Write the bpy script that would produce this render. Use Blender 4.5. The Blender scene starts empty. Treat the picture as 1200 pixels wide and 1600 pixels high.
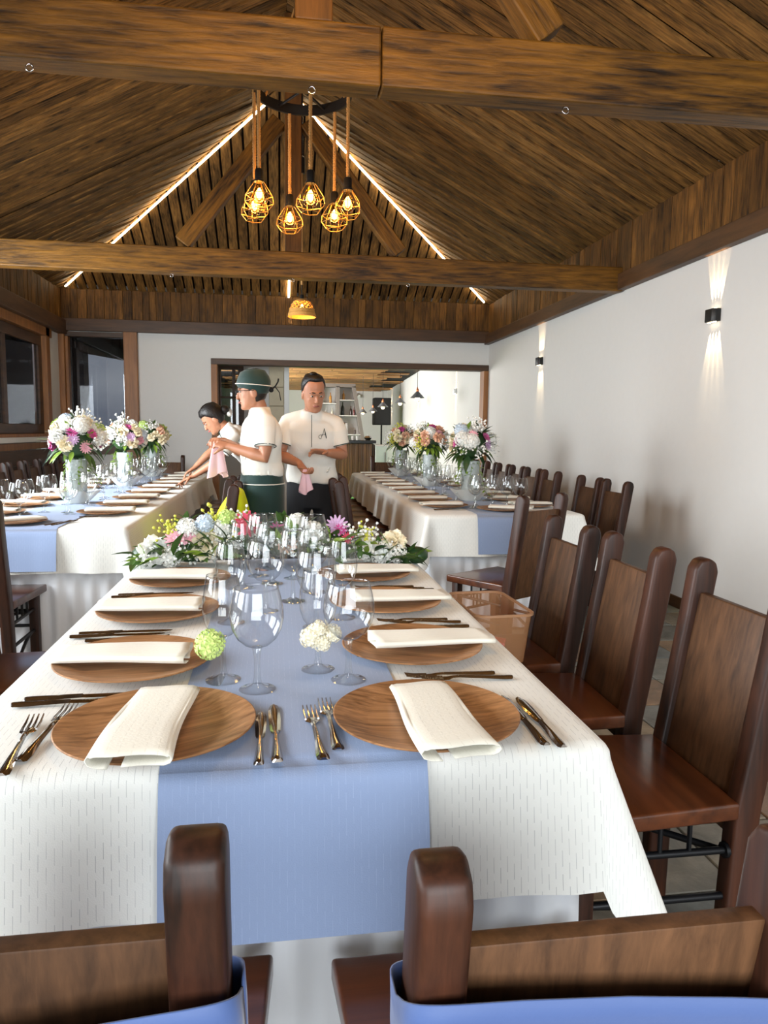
import bpy, bmesh, math, random
from mathutils import Vector, Matrix, Euler
rnd = random.Random(7)
S = bpy.context.scene
COL = S.collection
PI = math.pi
R = math.radians

# ------------------------------------------------------------------ camera, world, light, exposure
cam_d = bpy.data.cameras.new('camera')
cam = bpy.data.objects.new('camera', cam_d)
COL.objects.link(cam)
S.camera = cam
F_PX, YAW, PITCH, ROLL, CAM_Z = 1131.5, R(8.385), R(6.348), R(0.676), 1.273
cam_d.sensor_fit = 'VERTICAL'
cam_d.sensor_height = 24.0
cam_d.lens = 24.0 * F_PX / 1600.0
cam_d.clip_start = 0.05
fw = Vector((math.sin(YAW) * math.cos(PITCH), math.cos(YAW) * math.cos(PITCH), -math.sin(PITCH)))
rt = Vector((math.cos(YAW), -math.sin(YAW), 0))
up = rt.cross(fw)
rt2 = math.cos(ROLL) * rt + math.sin(ROLL) * up
up2 = -math.sin(ROLL) * rt + math.cos(ROLL) * up
cam.matrix_world = Matrix(((rt2.x, up2.x, -fw.x, 0), (rt2.y, up2.y, -fw.y, 0), (rt2.z, up2.z, -fw.z, CAM_Z), (0, 0, 0, 1)))

S.view_settings.view_transform = 'Standard'
S.view_settings.look = 'None'
S.view_settings.exposure = 0.0
S.view_settings.gamma = 1.0
S.view_settings.use_curve_mapping = False
S.cycles.use_denoising = True
S.cycles.transparent_max_bounces = 48
S.cycles.max_bounces = 10
S.cycles.diffuse_bounces = 4
S.cycles.glossy_bounces = 4
S.cycles.transmission_bounces = 8
S.cycles.caustics_reflective = False
S.cycles.caustics_refractive = False
S.cycles.sample_clamp_indirect = 4.0

world = bpy.data.worlds.new('overcast_sky')
S.world = world
world.use_nodes = True
wn = world.node_tree
wn.nodes.clear()
wo = wn.nodes.new('ShaderNodeOutputWorld')
wb = wn.nodes.new('ShaderNodeBackground')
wt = wn.nodes.new('ShaderNodeTexCoord')
wm = wn.nodes.new('ShaderNodeMapping'); wm.inputs['Scale'].default_value = (1.5, 1.5, 7)
wz = wn.nodes.new('ShaderNodeTexNoise'); wz.inputs['Scale'].default_value = 1.6; wz.inputs['Detail'].default_value = 5
wr = wn.nodes.new('ShaderNodeValToRGB')
wr.color_ramp.elements[0].position = 0.35; wr.color_ramp.elements[0].color = (0.42, 0.46, 0.55, 1)
wr.color_ramp.elements[1].position = 0.65; wr.color_ramp.elements[1].color = (0.85, 0.87, 0.9, 1)
wn.links.new(wt.outputs['Generated'], wm.inputs['Vector'])
wn.links.new(wm.outputs['Vector'], wz.inputs['Vector'])
wn.links.new(wz.outputs['Fac'], wr.inputs['Fac'])
wn.links.new(wr.outputs['Color'], wb.inputs['Color'])
wb.inputs['Strength'].default_value = 1.0
wn.links.new(wb.outputs['Background'], wo.inputs['Surface'])

def area(name, loc, direction, sx, sy, power, color, spread=180):
    d = bpy.data.lights.new(name, 'AREA')
    d.shape = 'RECTANGLE'; d.size = sx; d.size_y = sy; d.energy = power; d.color = color
    d.spread = R(spread)
    o = bpy.data.objects.new(name, d); COL.objects.link(o)
    o.location = loc
    o.rotation_euler = Vector(direction).to_track_quat('-Z', 'Y').to_euler()
    return o
DAY = (0.90, 0.96, 1.0)
# daylight entering through the openings of the left wall and of the wall behind the camera
for y, w_ in ((-1.6, 80), (0.7, 90), (3.0, 125), (5.3, 190)):
    area('window_daylight', (-2.95, y, 1.62), (1, 0.8 if y > 5 else 0, -0.40), 1.7, 1.4, w_ * (1.0 if y > 5 else 0.58), DAY, 155 if y > 5 else 115)
area('terrace_daylight', (0.4, -3.2, 1.55), (0, 1, -0.22), 4.0, 2.0, 165, DAY, 130)
# daylight of the bar room beyond the opening
area('bar_daylight', (-1.9, 14.6, 1.7), (1, -0.1, 0), 3.6, 1.5, 420, (1, 0.99, 0.97))

# ------------------------------------------------------------------ helpers
def lin(r, g, b):
    f = lambda c: (c / 255 / 12.92) if c <= 10 else ((c / 255 + 0.055) / 1.055) ** 2.4
    return (f(r), f(g), f(b), 1.0)

class G:
    """collects vertices and faces of one mesh"""
    def __init__(self):
        self.v, self.f = [], []
    def add(self, vs, fs, m=None):
        b = len(self.v)
        self.v += [tuple(m @ Vector(p)) if m is not None else tuple(p) for p in vs]
        self.f += [tuple(i + b for i in q) for q in fs]
        return self
    def box(self, x0, x1, y0, y1, z0, z1, m=None):
        vs = [(x0, y0, z0), (x1, y0, z0), (x1, y1, z0), (x0, y1, z0), (x0, y0, z1), (x1, y0, z1), (x1, y1, z1), (x0, y1, z1)]
        fs = [(3, 2, 1, 0), (4, 5, 6, 7), (0, 1, 5, 4), (1, 2, 6, 5), (2, 3, 7, 6), (3, 0, 4, 7)]
        return self.add(vs, fs, m)
    def rings(self, rs, caps=True, closed=False, m=None):
        n = len(rs[0]); vs = [p for r in rs for p in r]; fs = []
        k = len(rs)
        for i in range(k if closed else k - 1):
            j = (i + 1) % k
            for a in range(n):
                b = (a + 1) % n
                fs.append((i * n + a, i * n + b, j * n + b, j * n + a))
        if caps and not closed:
            fs.append(tuple(range(n))[::-1]); fs.append(tuple((k - 1) * n + a for a in range(n)))
        return self.add(vs, fs, m)
    def tube(self, pts, rad, n=8, caps=True, closed=False, m=None, flat=1.0):
        pts = [Vector(p) for p in pts]; k = len(pts); rs = []
        ref = None
        for i, p in enumerate(pts):
            if closed:
                t = pts[(i + 1) % k] - pts[i - 1]
            else:
                t = pts[min(i + 1, k - 1)] - pts[max(i - 1, 0)]
            t.normalize()
            if ref is None:
                ref = Vector((0, 0, 1)) if abs(t.z) < 0.9 else Vector((1, 0, 0))
            s = t.cross(ref).normalized(); u = s.cross(t).normalized(); ref = u
            r = rad[i] if isinstance(rad, (list, tuple)) else rad
            rs.append([p + s * (r * math.cos(2 * PI * a / n)) + u * (r * flat * math.sin(2 * PI * a / n)) for a in range(n)])
        return self.rings(rs, caps, closed, m)
    def limb(self, pts, rad, n=12):
        """tube with rounded ends"""
        pts = [Vector(p) for p in pts]; rad = list(rad)
        d0 = (pts[0] - pts[1]).normalized(); d1 = (pts[-1] - pts[-2]).normalized()
        P = [pts[0] + d0 * rad[0] * .9, pts[0] + d0 * rad[0] * .6] + pts + [pts[-1] + d1 * rad[-1] * .6, pts[-1] + d1 * rad[-1] * .9]
        Q = [rad[0] * .35, rad[0] * .8] + rad + [rad[-1] * .8, rad[-1] * .35]
        return self.tube(P, Q, n)
    def ball(self, c, r, n=10, k=7, m=None):
        c = Vector(c); r = (r, r, r) if not isinstance(r, (tuple, list)) else r
        vs = [(c.x, c.y, c.z - r[2])]
        for i in range(1, k):
            a = -PI / 2 + PI * i / k
            vs += [(c.x + r[0] * math.cos(a) * math.cos(2 * PI * j / n), c.y + r[1] * math.cos(a) * math.sin(2 * PI * j / n), c.z + r[2] * math.sin(a)) for j in range(n)]
        vs.append((c.x, c.y, c.z + r[2])); fs = []
        for j in range(n):
            fs.append((0, 1 + (j + 1) % n, 1 + j))
        for i in range(k - 2):
            for j in range(n):
                a, b = 1 + i * n + j, 1 + i * n + (j + 1) % n
                fs.append((a, b, b + n, a + n))
        t = len(vs) - 1; o = 1 + (k - 2) * n
        for j in range(n):
            fs.append((o + j, o + (j + 1) % n, t))
        return self.add(vs, fs, m)
    def lathe(self, prof, n=24, m=None, caps=False):
        rs = [[(r * math.cos(2 * PI * a / n), r * math.sin(2 * PI * a / n), z) for a in range(n)] for r, z in prof]
        return self.rings(rs, caps, False, m)
    def grid(self, fn, nu, nv, m=None):
        vs = [fn(i / nu, j / nv) for j in range(nv + 1) for i in range(nu + 1)]
        w = nu + 1
        fs = [(j * w + i, j * w + i + 1, (j + 1) * w + i + 1, (j + 1) * w + i) for j in range(nv) for i in range(nu)]
        return self.add(vs, fs, m)
    def mesh(self, name, mat, smooth=None, bevel=0, seg=2, fix=False, solid=0):
        me = bpy.data.meshes.new(name)
        me.from_pydata(self.v, [], self.f)
        if bevel or fix or solid:
            bm = bmesh.new(); bm.from_mesh(me)
            if fix:
                bmesh.ops.recalc_face_normals(bm, faces=bm.faces)
            if bevel:
                bmesh.ops.bevel(bm, geom=list(bm.edges), offset=bevel, segments=seg, profile=0.5, affect='EDGES', clamp_overlap=True)
            if solid:
                bmesh.ops.solidify(bm, geom=list(bm.faces), thickness=solid)
            bm.to_mesh(me); bm.free()
        if smooth is not None:
            me.polygons.foreach_set('use_smooth', [True] * len(me.polygons))
            if smooth < 179:
                me.set_sharp_from_angle(angle=R(smooth))
        if mat is not None:
            me.materials.append(mat)
        me.update()
        return me

def O(name, me, parent=None, loc=(0, 0, 0), rot=(0, 0, 0), scale=(1, 1, 1)):
    o = bpy.data.objects.new(name, me)
    COL.objects.link(o)
    o.location = loc; o.rotation_euler = rot; o.scale = scale
    if parent is not None:
        o.parent = parent
    return o
def tag(o, label=None, cat=None, group=None, kind=None):
    if label: o['label'] = label
    if cat: o['category'] = cat
    if group: o['group'] = group
    if kind: o['kind'] = kind
    return o
def thing(name, label, cat, loc=(0, 0, 0), rotz=0.0, group=None):
    o = bpy.data.objects.new(name, None); COL.objects.link(o)
    o.empty_display_size = 0.1
    o.location = loc; o.rotation_euler = (0, 0, rotz)
    return tag(o, label, cat, group)
def struct(name, g, mat, parent=None, **k):
    o = O(name, g.mesh(name, mat, **k) if isinstance(g, G) else g, parent)
    if parent is None:
        o['kind'] = 'structure'
    return o
def dup(root, loc, rotz=None, label=None, rot=None, scale=None):
    c = root.copy(); COL.objects.link(c); c.location = loc
    if rotz is not None: c.rotation_euler = (0, 0, rotz)
    if rot is not None: c.rotation_euler = rot
    if scale is not None: c.scale = scale
    if label: c['label'] = label
    for ch in list(root.children):
        d = ch.copy(); COL.objects.link(d); d.parent = c
        for g in list(ch.children):
            e = g.copy(); COL.objects.link(e); e.parent = d
    return c
ORD = ['first', 'second', 'third', 'fourth', 'fifth', 'sixth', 'seventh', 'eighth', 'ninth', 'tenth', 'eleventh', 'twelfth']

# ------------------------------------------------------------------ materials
def mk(name):
    m = bpy.data.materials.new(name); m.use_nodes = True
    nt = m.node_tree
    return m, nt, nt.nodes['Principled BSDF']
def nd(nt, kind, **inp):
    n = nt.nodes.new(kind)
    for k, v in inp.items():
        n.inputs[k.replace('_', ' ')].default_value = v
    return n
def plain(name, col, rough=0.5, metal=0.0, bump=0.0, bscale=60, var=0.0, coat=0, spec=None, sheen=0, trans=0):
    m, nt, b = mk(name)
    b.inputs['Base Color'].default_value = col
    b.inputs['Roughness'].default_value = rough
    b.inputs['Metallic'].default_value = metal
    if coat: b.inputs['Coat Weight'].default_value = coat
    if spec is not None: b.inputs['Specular IOR Level'].default_value = spec
    if sheen: b.inputs['Sheen Weight'].default_value = sheen
    if trans: b.inputs['Transmission Weight'].default_value = trans
    if bump or var:
        tc = nd(nt, 'ShaderNodeTexCoord')
        nz = nd(nt, 'ShaderNodeTexNoise', Scale=bscale, Detail=4.0)
        nt.links.new(tc.outputs['Object'], nz.inputs['Vector'])
        if bump:
            bp = nd(nt, 'ShaderNodeBump', Strength=bump, Distance=0.01)
            nt.links.new(nz.outputs['Fac'], bp.inputs['Height'])
            nt.links.new(bp.outputs['Normal'], b.inputs['Normal'])
        if var:
            mx = nd(nt, 'ShaderNodeMixRGB', Color1=tuple(c * (1 - var) for c in col[:3]) + (1,), Color2=tuple(min(1, c * (1 + var)) for c in col[:3]) + (1,))
            nt.links.new(nz.outputs['Fac'], mx.inputs['Fac'])
            nt.links.new(mx.outputs['Color'], b.inputs['Base Color'])
    return m
def wood(name, dark, light, along='X', fine=60, rough=0.45, bump=0.15, var=0.25, blotch=3.0, stretch=0.06, pos=(0.3, 0.7), coat=0.0, spec=0.5):
    m, nt, b = mk(name)
    L = nt.links.new
    tc = nd(nt, 'ShaderNodeTexCoord'); oi = nd(nt, 'ShaderNodeObjectInfo')
    mu = nd(nt, 'ShaderNodeVectorMath'); mu.operation = 'MULTIPLY_ADD'
    cb = nd(nt, 'ShaderNodeCombineXYZ')
    for i, s in enumerate((37.0, 91.0, 53.0)):
        q = nd(nt, 'ShaderNodeMath'); q.operation = 'MULTIPLY'; q.inputs[1].default_value = s
        L(oi.outputs['Random'], q.inputs[0]); L(q.outputs[0], cb.inputs[i])
    mu.inputs[1].default_value = (1, 1, 1)
    L(tc.outputs['Object'], mu.inputs[0]); L(cb.outputs[0], mu.inputs[2])
    sc = [1.0, 1.0, 1.0]
    for a in along:
        sc['XYZ'.index(a)] = stretch
    m1 = nd(nt, 'ShaderNodeMapping', Scale=tuple(sc)); L(mu.outputs[0], m1.inputs['Vector'])
    n1 = nd(nt, 'ShaderNodeTexNoise', Scale=fine, Detail=7.0, Roughness=0.62, Distortion=0.3); L(m1.outputs[0], n1.inputs['Vector'])
    m2 = nd(nt, 'ShaderNodeMapping', Scale=tuple(0.35 if s < 1 else 1.0 for s in sc)); L(mu.outputs[0], m2.inputs['Vector'])
    n2 = nd(nt, 'ShaderNodeTexNoise', Scale=blotch, Detail=4.0, Distortion=0.6); L(m2.outputs[0], n2.inputs['Vector'])
    mx = nd(nt, 'ShaderNodeMixRGB', Fac=0.42); L(n1.outputs['Fac'], mx.inputs['Color1']); L(n2.outputs['Fac'], mx.inputs['Color2'])
    cr = nd(nt, 'ShaderNodeValToRGB')
    cr.color_ramp.elements[0].position = pos[0]; cr.color_ramp.elements[0].color = dark
    cr.color_ramp.elements[1].position = pos[1]; cr.color_ramp.elements[1].color = light
    L(mx.outputs[0], cr.inputs['Fac'])
    mr = nd(nt, 'ShaderNodeMapRange'); mr.inputs['To Min'].default_value = 1 - var; mr.inputs['To Max'].default_value = 1 + var
    L(oi.outputs['Random'], mr.inputs['Value'])
    hs = nd(nt, 'ShaderNodeHueSaturation'); L(cr.outputs['Color'], hs.inputs['Color']); L(mr.outputs[0], hs.inputs['Value'])
    L(hs.outputs['Color'], b.inputs['Base Color'])
    b.inputs['Roughness'].default_value = rough
    b.inputs['Coat Weight'].default_value = coat
    b.inputs['Coat Roughness'].default_value = 0.15
    b.inputs['Specular IOR Level'].default_value = spec
    bp = nd(nt, 'ShaderNodeBump', Strength=bump, Distance=0.006); L(n1.outputs['Fac'], bp.inputs['Height']); L(bp.outputs[0], b.inputs['Normal'])
    return m

M = {}
M['plank'] = wood('rustic_plank_wood', lin(34, 23, 11), lin(156, 113, 58), 'XZ', fine=70, rough=0.65, bump=0.8, var=0.3, blotch=9, stretch=0.1, spec=0.25, pos=(.36, .68))
M['plank_y'] = wood('rustic_plank_wood_lengthwise', lin(42, 27, 12), lin(120, 82, 40), 'YZ', fine=34, rough=0.6, bump=0.5, var=0.25, blotch=5, stretch=0.08, spec=0.3)
M['board'] = wood('fascia_board_wood', lin(34, 21, 9), lin(132, 90, 40), 'Z', fine=70, rough=0.6, bump=0.6, var=0.35, blotch=9, stretch=0.08, spec=0.25, pos=(.36, .68))
M['beam'] = wood('beam_wood', lin(32, 19, 6), lin(136, 92, 28), 'X', fine=48, rough=0.5, bump=0.7, var=0.08, blotch=5, stretch=0.1, spec=0.3, pos=(.36, .66))
M['trimwood'] = wood('trim_wood', lin(38, 23, 11), lin(92, 60, 31), 'XY', fine=24, rough=0.5, bump=0.3, var=0.12, blotch=4, stretch=0.1)
M['post'] = wood('post_wood', lin(98, 58, 24), lin(170, 112, 56), 'Z', fine=28, rough=0.5, bump=0.25, var=0.12, blotch=4, stretch=0.08)
M['backing'] = plain('dark_backing', lin(24, 15, 8), 0.9)
M['chair'] = wood('chair_dark_wood', lin(20, 10, 6), lin(74, 41, 26), 'Z', fine=44, rough=0.45, bump=0.06, var=0.22, blotch=4, stretch=0.06, spec=0.3, pos=(.36, .66))
M['chair_panel'] = wood('chair_panel_wood', lin(36, 22, 13), lin(104, 71, 46), 'Z', fine=60, rough=0.5, bump=0.06, var=0.25, blotch=5, stretch=0.04, spec=0.3)
M['seat'] = wood('chair_seat_wood', lin(44, 19, 10), lin(104, 56, 30), 'X', fine=30, rough=0.28, bump=0.06, var=0.15, blotch=5, stretch=0.05, coat=0.3)
M['iron'] = plain('black_iron', lin(22, 23, 26), 0.4, 0.5)
M['charger'] = wood('charger_wood_grain', lin(100, 66, 40), lin(184, 136, 94), 'X', fine=95, rough=0.42, bump=0.05, var=0.07, blotch=9, stretch=0.035, pos=(0.36, 0.62))
M['white_wall'] = plain('white_plaster', lin(212, 210, 206), 0.85, bump=0.08, bscale=18, var=0.02)
M['satin'] = plain('white_satin', lin(226, 228, 232), 0.32, sheen=0.4)
M['napkin'] = None
M['steel'] = plain('polished_steel', (0.5, 0.48, 0.47, 1), 0.12, 1.0)
M['dark_steel'] = plain('dark_polished_steel', (0.3, 0.27, 0.26, 1), 0.16, 1.0)
M['black'] = plain('black_metal', lin(24, 23, 22), 0.45, 0.2)
M['rope'] = plain('jute_rope', lin(186, 140, 82), 0.9, bump=0.4, bscale=200, var=0.25)
M['brass'] = plain('brass_wire', lin(168, 128, 72), 0.35, 0.7)
M['green_leaf'] = plain('leaf_green', lin(70, 100, 42), 0.5, var=0.35, bscale=25)
M['dark_leaf'] = plain('leaf_dark_green', lin(42, 70, 36), 0.45, var=0.3, bscale=25)
M['lime_leaf'] = plain('leaf_lime_green', lin(128, 158, 58), 0.5, var=0.3, bscale=25)
M['sash'] = plain('blue_chiffon', lin(66, 90, 142), 0.6, sheen=0.3, bump=0.1, bscale=30)
M['screen_white'] = plain('white_enamel', lin(225, 225, 222), 0.4)
M['tulle'] = None
M['skin'] = plain('skin_tan', lin(178, 122, 92), 0.5, var=0.05, bscale=20)
M['shirt'] = plain('cream_shirt_cloth', lin(234, 230, 220), 0.8, sheen=0.2, bump=0.25, bscale=14)
M['green_cloth'] = plain('dark_green_cloth', lin(14, 50, 46), 0.75, sheen=0.2, bump=0.2, bscale=12)
M['black_cloth'] = plain('black_cloth', lin(20, 21, 26), 0.8, bump=0.2, bscale=12)
M['hair'] = plain('black_hair', lin(22, 17, 15), 0.45, bump=0.4, bscale=90)
M['pink_cloth'] = plain('pink_towel_cloth', lin(236, 196, 206), 0.85, bump=0.2, bscale=40)
M['yellow'] = plain('fluorescent_yellow_cloth', lin(226, 240, 20), 0.7, bump=0.2, bscale=15)
M['stone'] = plain('beige_stone', lin(196, 184, 158), 0.85, bump=0.5, bscale=9, var=0.15)
M['speaker'] = plain('black_speaker_cloth', lin(26, 26, 28), 0.7)

def emit(name, col, s, see=None):
    m, nt, b = mk(name)
    b.inputs['Base Color'].default_value = (0.02, 0.02, 0.02, 1)
    b.inputs['Emission Color'].default_value = col
    b.inputs['Emission Strength'].default_value = s
    return m
M['led'] = emit('warm_white_led', (1.0, 0.8, 0.5, 1), 19)
M['filament'] = emit('amber_filament', (1.0, 0.66, 0.24, 1), 26)
M['bulb'] = None

def thin_glass(name, tint=(0.97, 0.985, 0.98), edge=(0.5, 0.55, 0.56), base=0.045, power=3.2, gl=0.9, rough=0.0):
    """clear pane or blown shell: what passes straight through, and the mirror of the room that grows towards its rim"""
    m = bpy.data.materials.new(name); m.use_nodes = True; nt = m.node_tree; nt.nodes.clear(); L = nt.links.new
    out = nd(nt, 'ShaderNodeOutputMaterial'); mix = nd(nt, 'ShaderNodeMixShader')
    tr = nd(nt, 'ShaderNodeBsdfTransparent'); gs = nd(nt, 'ShaderNodeBsdfGlossy', Roughness=rough)
    lw = nd(nt, 'ShaderNodeLayerWeight', Blend=0.5)
    pw = nd(nt, 'ShaderNodeMath'); pw.operation = 'POWER'; pw.inputs[1].default_value = power
    ma = nd(nt, 'ShaderNodeMath'); ma.operation = 'MULTIPLY_ADD'; ma.inputs[1].default_value = gl; ma.inputs[2].default_value = base
    mc = nd(nt, 'ShaderNodeMixRGB', Color1=tint + (1,), Color2=edge + (1,))
    L(lw.outputs['Facing'], pw.inputs[0]); L(pw.outputs[0], ma.inputs[0])
    L(pw.outputs[0], mc.inputs['Fac']); L(mc.outputs[0], tr.inputs['Color'])
    L(ma.outputs[0], mix.inputs['Fac']); L(tr.outputs[0], mix.inputs[1]); L(gs.outputs[0], mix.inputs[2])
    L(mix.outputs[0], out.inputs['Surface'])
    return m
M['glass'] = thin_glass('clear_wine_glass', tint=(0.985, 0.99, 0.99), edge=(0.6, 0.65, 0.66), base=0.07, power=3.6)
M['pane'] = thin_glass('window_glass', tint=(0.5, 0.52, 0.55), edge=(0.3, 0.3, 0.3), base=0.06, power=4)
M['bulb'] = thin_glass('amber_bulb_glass', tint=(1.0, 0.72, 0.32), edge=(0.8, 0.42, 0.1), base=0.03)
M['solid_glass'] = thin_glass('glass_stem', tint=(0.985, 0.995, 0.99), edge=(0.93, 0.95, 0.95), base=0.07, power=3.0)

def vase_mat():
    m, nt, b = mk('crackled_vase_glass'); L = nt.links.new
    b.inputs['Base Color'].default_value = lin(206, 216, 214); b.inputs['Roughness'].default_value = 0.22
    b.inputs['Transmission Weight'].default_value = 0.35
    tc = nd(nt, 'ShaderNodeTexCoord'); vo = nd(nt, 'ShaderNodeTexVoronoi', Scale=40.0); vo.feature = 'DISTANCE_TO_EDGE'
    L(tc.outputs['Object'], vo.inputs['Vector'])
    bp = nd(nt, 'ShaderNodeBump', Strength=0.4, Distance=0.01); L(vo.outputs[0], bp.inputs['Height']); L(bp.outputs[0], b.inputs['Normal'])
    return m
M['vase'] = vase_mat()
def tulle_mat(name='white_tulle', col=lin(238, 236, 228), fac=0.55):
    m = bpy.data.materials.new(name); m.use_nodes = True; nt = m.node_tree; nt.nodes.clear(); L = nt.links.new
    out = nd(nt, 'ShaderNodeOutputMaterial'); mix = nd(nt, 'ShaderNodeMixShader', Fac=fac)
    tr = nd(nt, 'ShaderNodeBsdfTransparent'); df = nd(nt, 'ShaderNodeBsdfDiffuse', Color=col)
    L(tr.outputs[0], mix.inputs[1]); L(df.outputs[0], mix.inputs[2]); L(mix.outputs[0], out.inputs['Surface'])
    return m
M['tulle'] = tulle_mat()
M['tub'] = tulle_mat('amber_plastic', lin(196, 146, 104), 0.5)

def dash_cloth(name, base, dash, shine, px=0.0115, py=0.038, amt=0.5, rough=0.75):
    """woven cloth with broken thread lines, laid out along the cloth's own warp and weft (UV in metres)"""
    m, nt, b = mk(name); L = nt.links.new
    uv = nd(nt, 'ShaderNodeUVMap'); sp = nd(nt, 'ShaderNodeSeparateXYZ'); L(uv.outputs[0], sp.inputs[0])
    def math_(op, a, c=None):
        n = nd(nt, 'ShaderNodeMath'); n.operation = op
        for i, x in enumerate((a, c)):
            if x is None: continue
            if isinstance(x, (int, float)): n.inputs[i].default_value = x
            else: L(x, n.inputs[i])
        return n.outputs[0]
    u = math_('DIVIDE', sp.outputs[0], px); fu = math_('FRACT', u); iu = math_('FLOOR', u)
    wn_ = nd(nt, 'ShaderNodeTexWhiteNoise'); wn_.noise_dimensions = '1D'; L(iu, wn_.inputs['W'])
    v = math_('ADD', math_('DIVIDE', sp.outputs[1], py), math_('MULTIPLY', iu, 0.5))
    v = math_('ADD', v, math_('MULTIPLY', wn_.outputs['Value'], 0.3))
    fv = math_('FRACT', v)
    line = math_('MULTIPLY', math_('LESS_THAN', fu, 0.09), math_('LESS_THAN', fv, 0.68))
    nz = nd(nt, 'ShaderNodeTexNoise', Scale=14.0, Detail=3.0); L(uv.outputs[0], nz.inputs['Vector'])
    k = math_('MULTIPLY', line, math_('ADD', math_('MULTIPLY', nz.outputs['Fac'], 1.2), amt - 0.6))
    mx = nd(nt, 'ShaderNodeMixRGB', Color1=base, Color2=dash); L(k, mx.inputs['Fac'])
    L(mx.outputs[0], b.inputs['Base Color'])
    b.inputs['Roughness'].default_value = rough
    b.inputs['Sheen Weight'].default_value = shine
    weave = nd(nt, 'ShaderNodeTexNoise', Scale=420.0, Detail=1.0); L(uv.outputs[0], weave.inputs['Vector'])
    ad = math_('ADD', math_('MULTIPLY', line, -0.5), math_('MULTIPLY', weave.outputs['Fac'], 0.5))
    bp = nd(nt, 'ShaderNodeBump', Strength=0.25, Distance=0.003); L(ad, bp.inputs['Height']); L(bp.outputs[0], b.inputs['Normal'])
    return m
M['cloth'] = dash_cloth('cream_tablecloth_weave', lin(230, 230, 224), lin(146, 147, 146), 0.2, amt=0.38)
M['napkin'] = dash_cloth('cream_napkin_weave', lin(230, 226, 212), lin(200, 194, 176), 0.2, px=0.008, py=0.02, amt=0.3)
M['runner'] = dash_cloth('blue_runner_weave', lin(142, 160, 194), lin(172, 187, 216), 0.1, amt=0.25, rough=0.75)
def uv_xy(me, fn):
    l = me.uv_layers.new(name='UVMap')
    vs = me.vertices
    for lp in me.loops:
        l.data[lp.index].uv = fn(vs[lp.vertex_index].co, lp.vertex_index)
def slate_mat():
    m, nt, b = mk('slate_tile'); L = nt.links.new
    oi = nd(nt, 'ShaderNodeObjectInfo'); tc = nd(nt, 'ShaderNodeTexCoord')
    cr = nd(nt, 'ShaderNodeValToRGB'); e = cr.color_ramp.elements
    e[0].position = 0.0; e[0].color = lin(106, 110, 106); e[1].position = 1.0; e[1].color = lin(124, 96, 72)
    for p, c in ((0.25, lin(128, 118, 100)), (0.5, lin(98, 106, 106)), (0.75, lin(136, 118, 92))):
        q = e.new(p); q.color = c
    L(oi.outputs['Random'], cr.inputs['Fac'])
    ad = nd(nt, 'ShaderNodeVectorMath'); ad.operation = 'ADD'
    L(tc.outputs['Object'], ad.inputs[0]); L(oi.outputs['Location'], ad.inputs[1])
    nz = nd(nt, 'ShaderNodeTexNoise', Scale=7.0, Detail=8.0, Roughness=0.65, Distortion=0.8); L(ad.outputs[0], nz.inputs['Vector'])
    hs = nd(nt, 'ShaderNodeHueSaturation'); L(cr.outputs[0], hs.inputs['Color'])
    mr = nd(nt, 'ShaderNodeMapRange'); mr.inputs['To Min'].default_value = 0.35; mr.inputs['To Max'].default_value = 1.25
    mr.inputs['From Min'].default_value = 0.25; mr.inputs['From Max'].default_value = 0.75
    L(nz.outputs['Fac'], mr.inputs['Value']); L(mr.outputs[0], hs.inputs['Value'])
    L(hs.outputs[0], b.inputs['Base Color']); b.inputs['Roughness'].default_value = 0.42
    bp = nd(nt, 'ShaderNodeBump', Strength=0.5, Distance=0.01); L(nz.outputs['Fac'], bp.inputs['Height']); L(bp.outputs[0], b.inputs['Normal'])
    return m
M['slate'] = slate_mat()
M['grout'] = plain('grout', lin(96, 90, 80), 0.9, bump=0.3, bscale=40)
M['green_carpet'] = plain('green_carpet', lin(96, 170, 84), 0.95, bump=0.5, bscale=300)

# ------------------------------------------------------------------ the room
XL, XR, YF, YB = -2.76, 2.93, 10.0, -3.3
XC = (XL + XR) / 2; HW = (XR - XL) / 2
ZE, SL = 3.02, 0.51
APEX = YF - HW
def roof_z(d):           # height of the roof lining d metres in from the eave
    return ZE + SL * d

floor = struct('floor', G().box(-3.2, 3.1, YB - 0.3, 20.2, -0.12, -0.008), M['grout'])
for i in range(7):
    for j in range(16):
        x0, y0 = 0.62 + i * 0.335, 0.75 + j * 0.335
        g = G().box(0, 0.328, 0, 0.328, -0.012, 0)
        if i == 0 and j == 0:
            tile_me = g.mesh('tile', M['slate'], bevel=0.003, seg=1)
        if i == 6 and j == 0:
            edge_me = G().box(0, XR - x0 - .004, 0, 0.328, -0.012, 0).mesh('tile', M['slate'], bevel=0.003, seg=1)
        if x0 < XR:
            O('tile', edge_me if i == 6 else tile_me, floor, (x0, y0, rnd.uniform(-0.002, 0.001)))
far_tiles = G()
for i in range(18):
    for j in range(40):
        x0, y0 = -2.75 + i * 0.335, -2.9 + j * 0.335
        if x0 > 0.4 and 0.5 < y0 < 6.1: continue
        if x0 > XR - .05 or y0 > 9.8: continue
        far_tiles.box(x0, min(x0 + 0.328, XR - .004), y0, y0 + 0.328, -0.012, -0.001)
o = O('distant_tiles', far_tiles.mesh('distant_tiles', M['slate']), floor); o['kind'] = 'stuff'
struct('floor_bar_room', G().box(-1.9, XR, 12.6, 19.6, -0.008, 0.004), M['green_carpet'])

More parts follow.
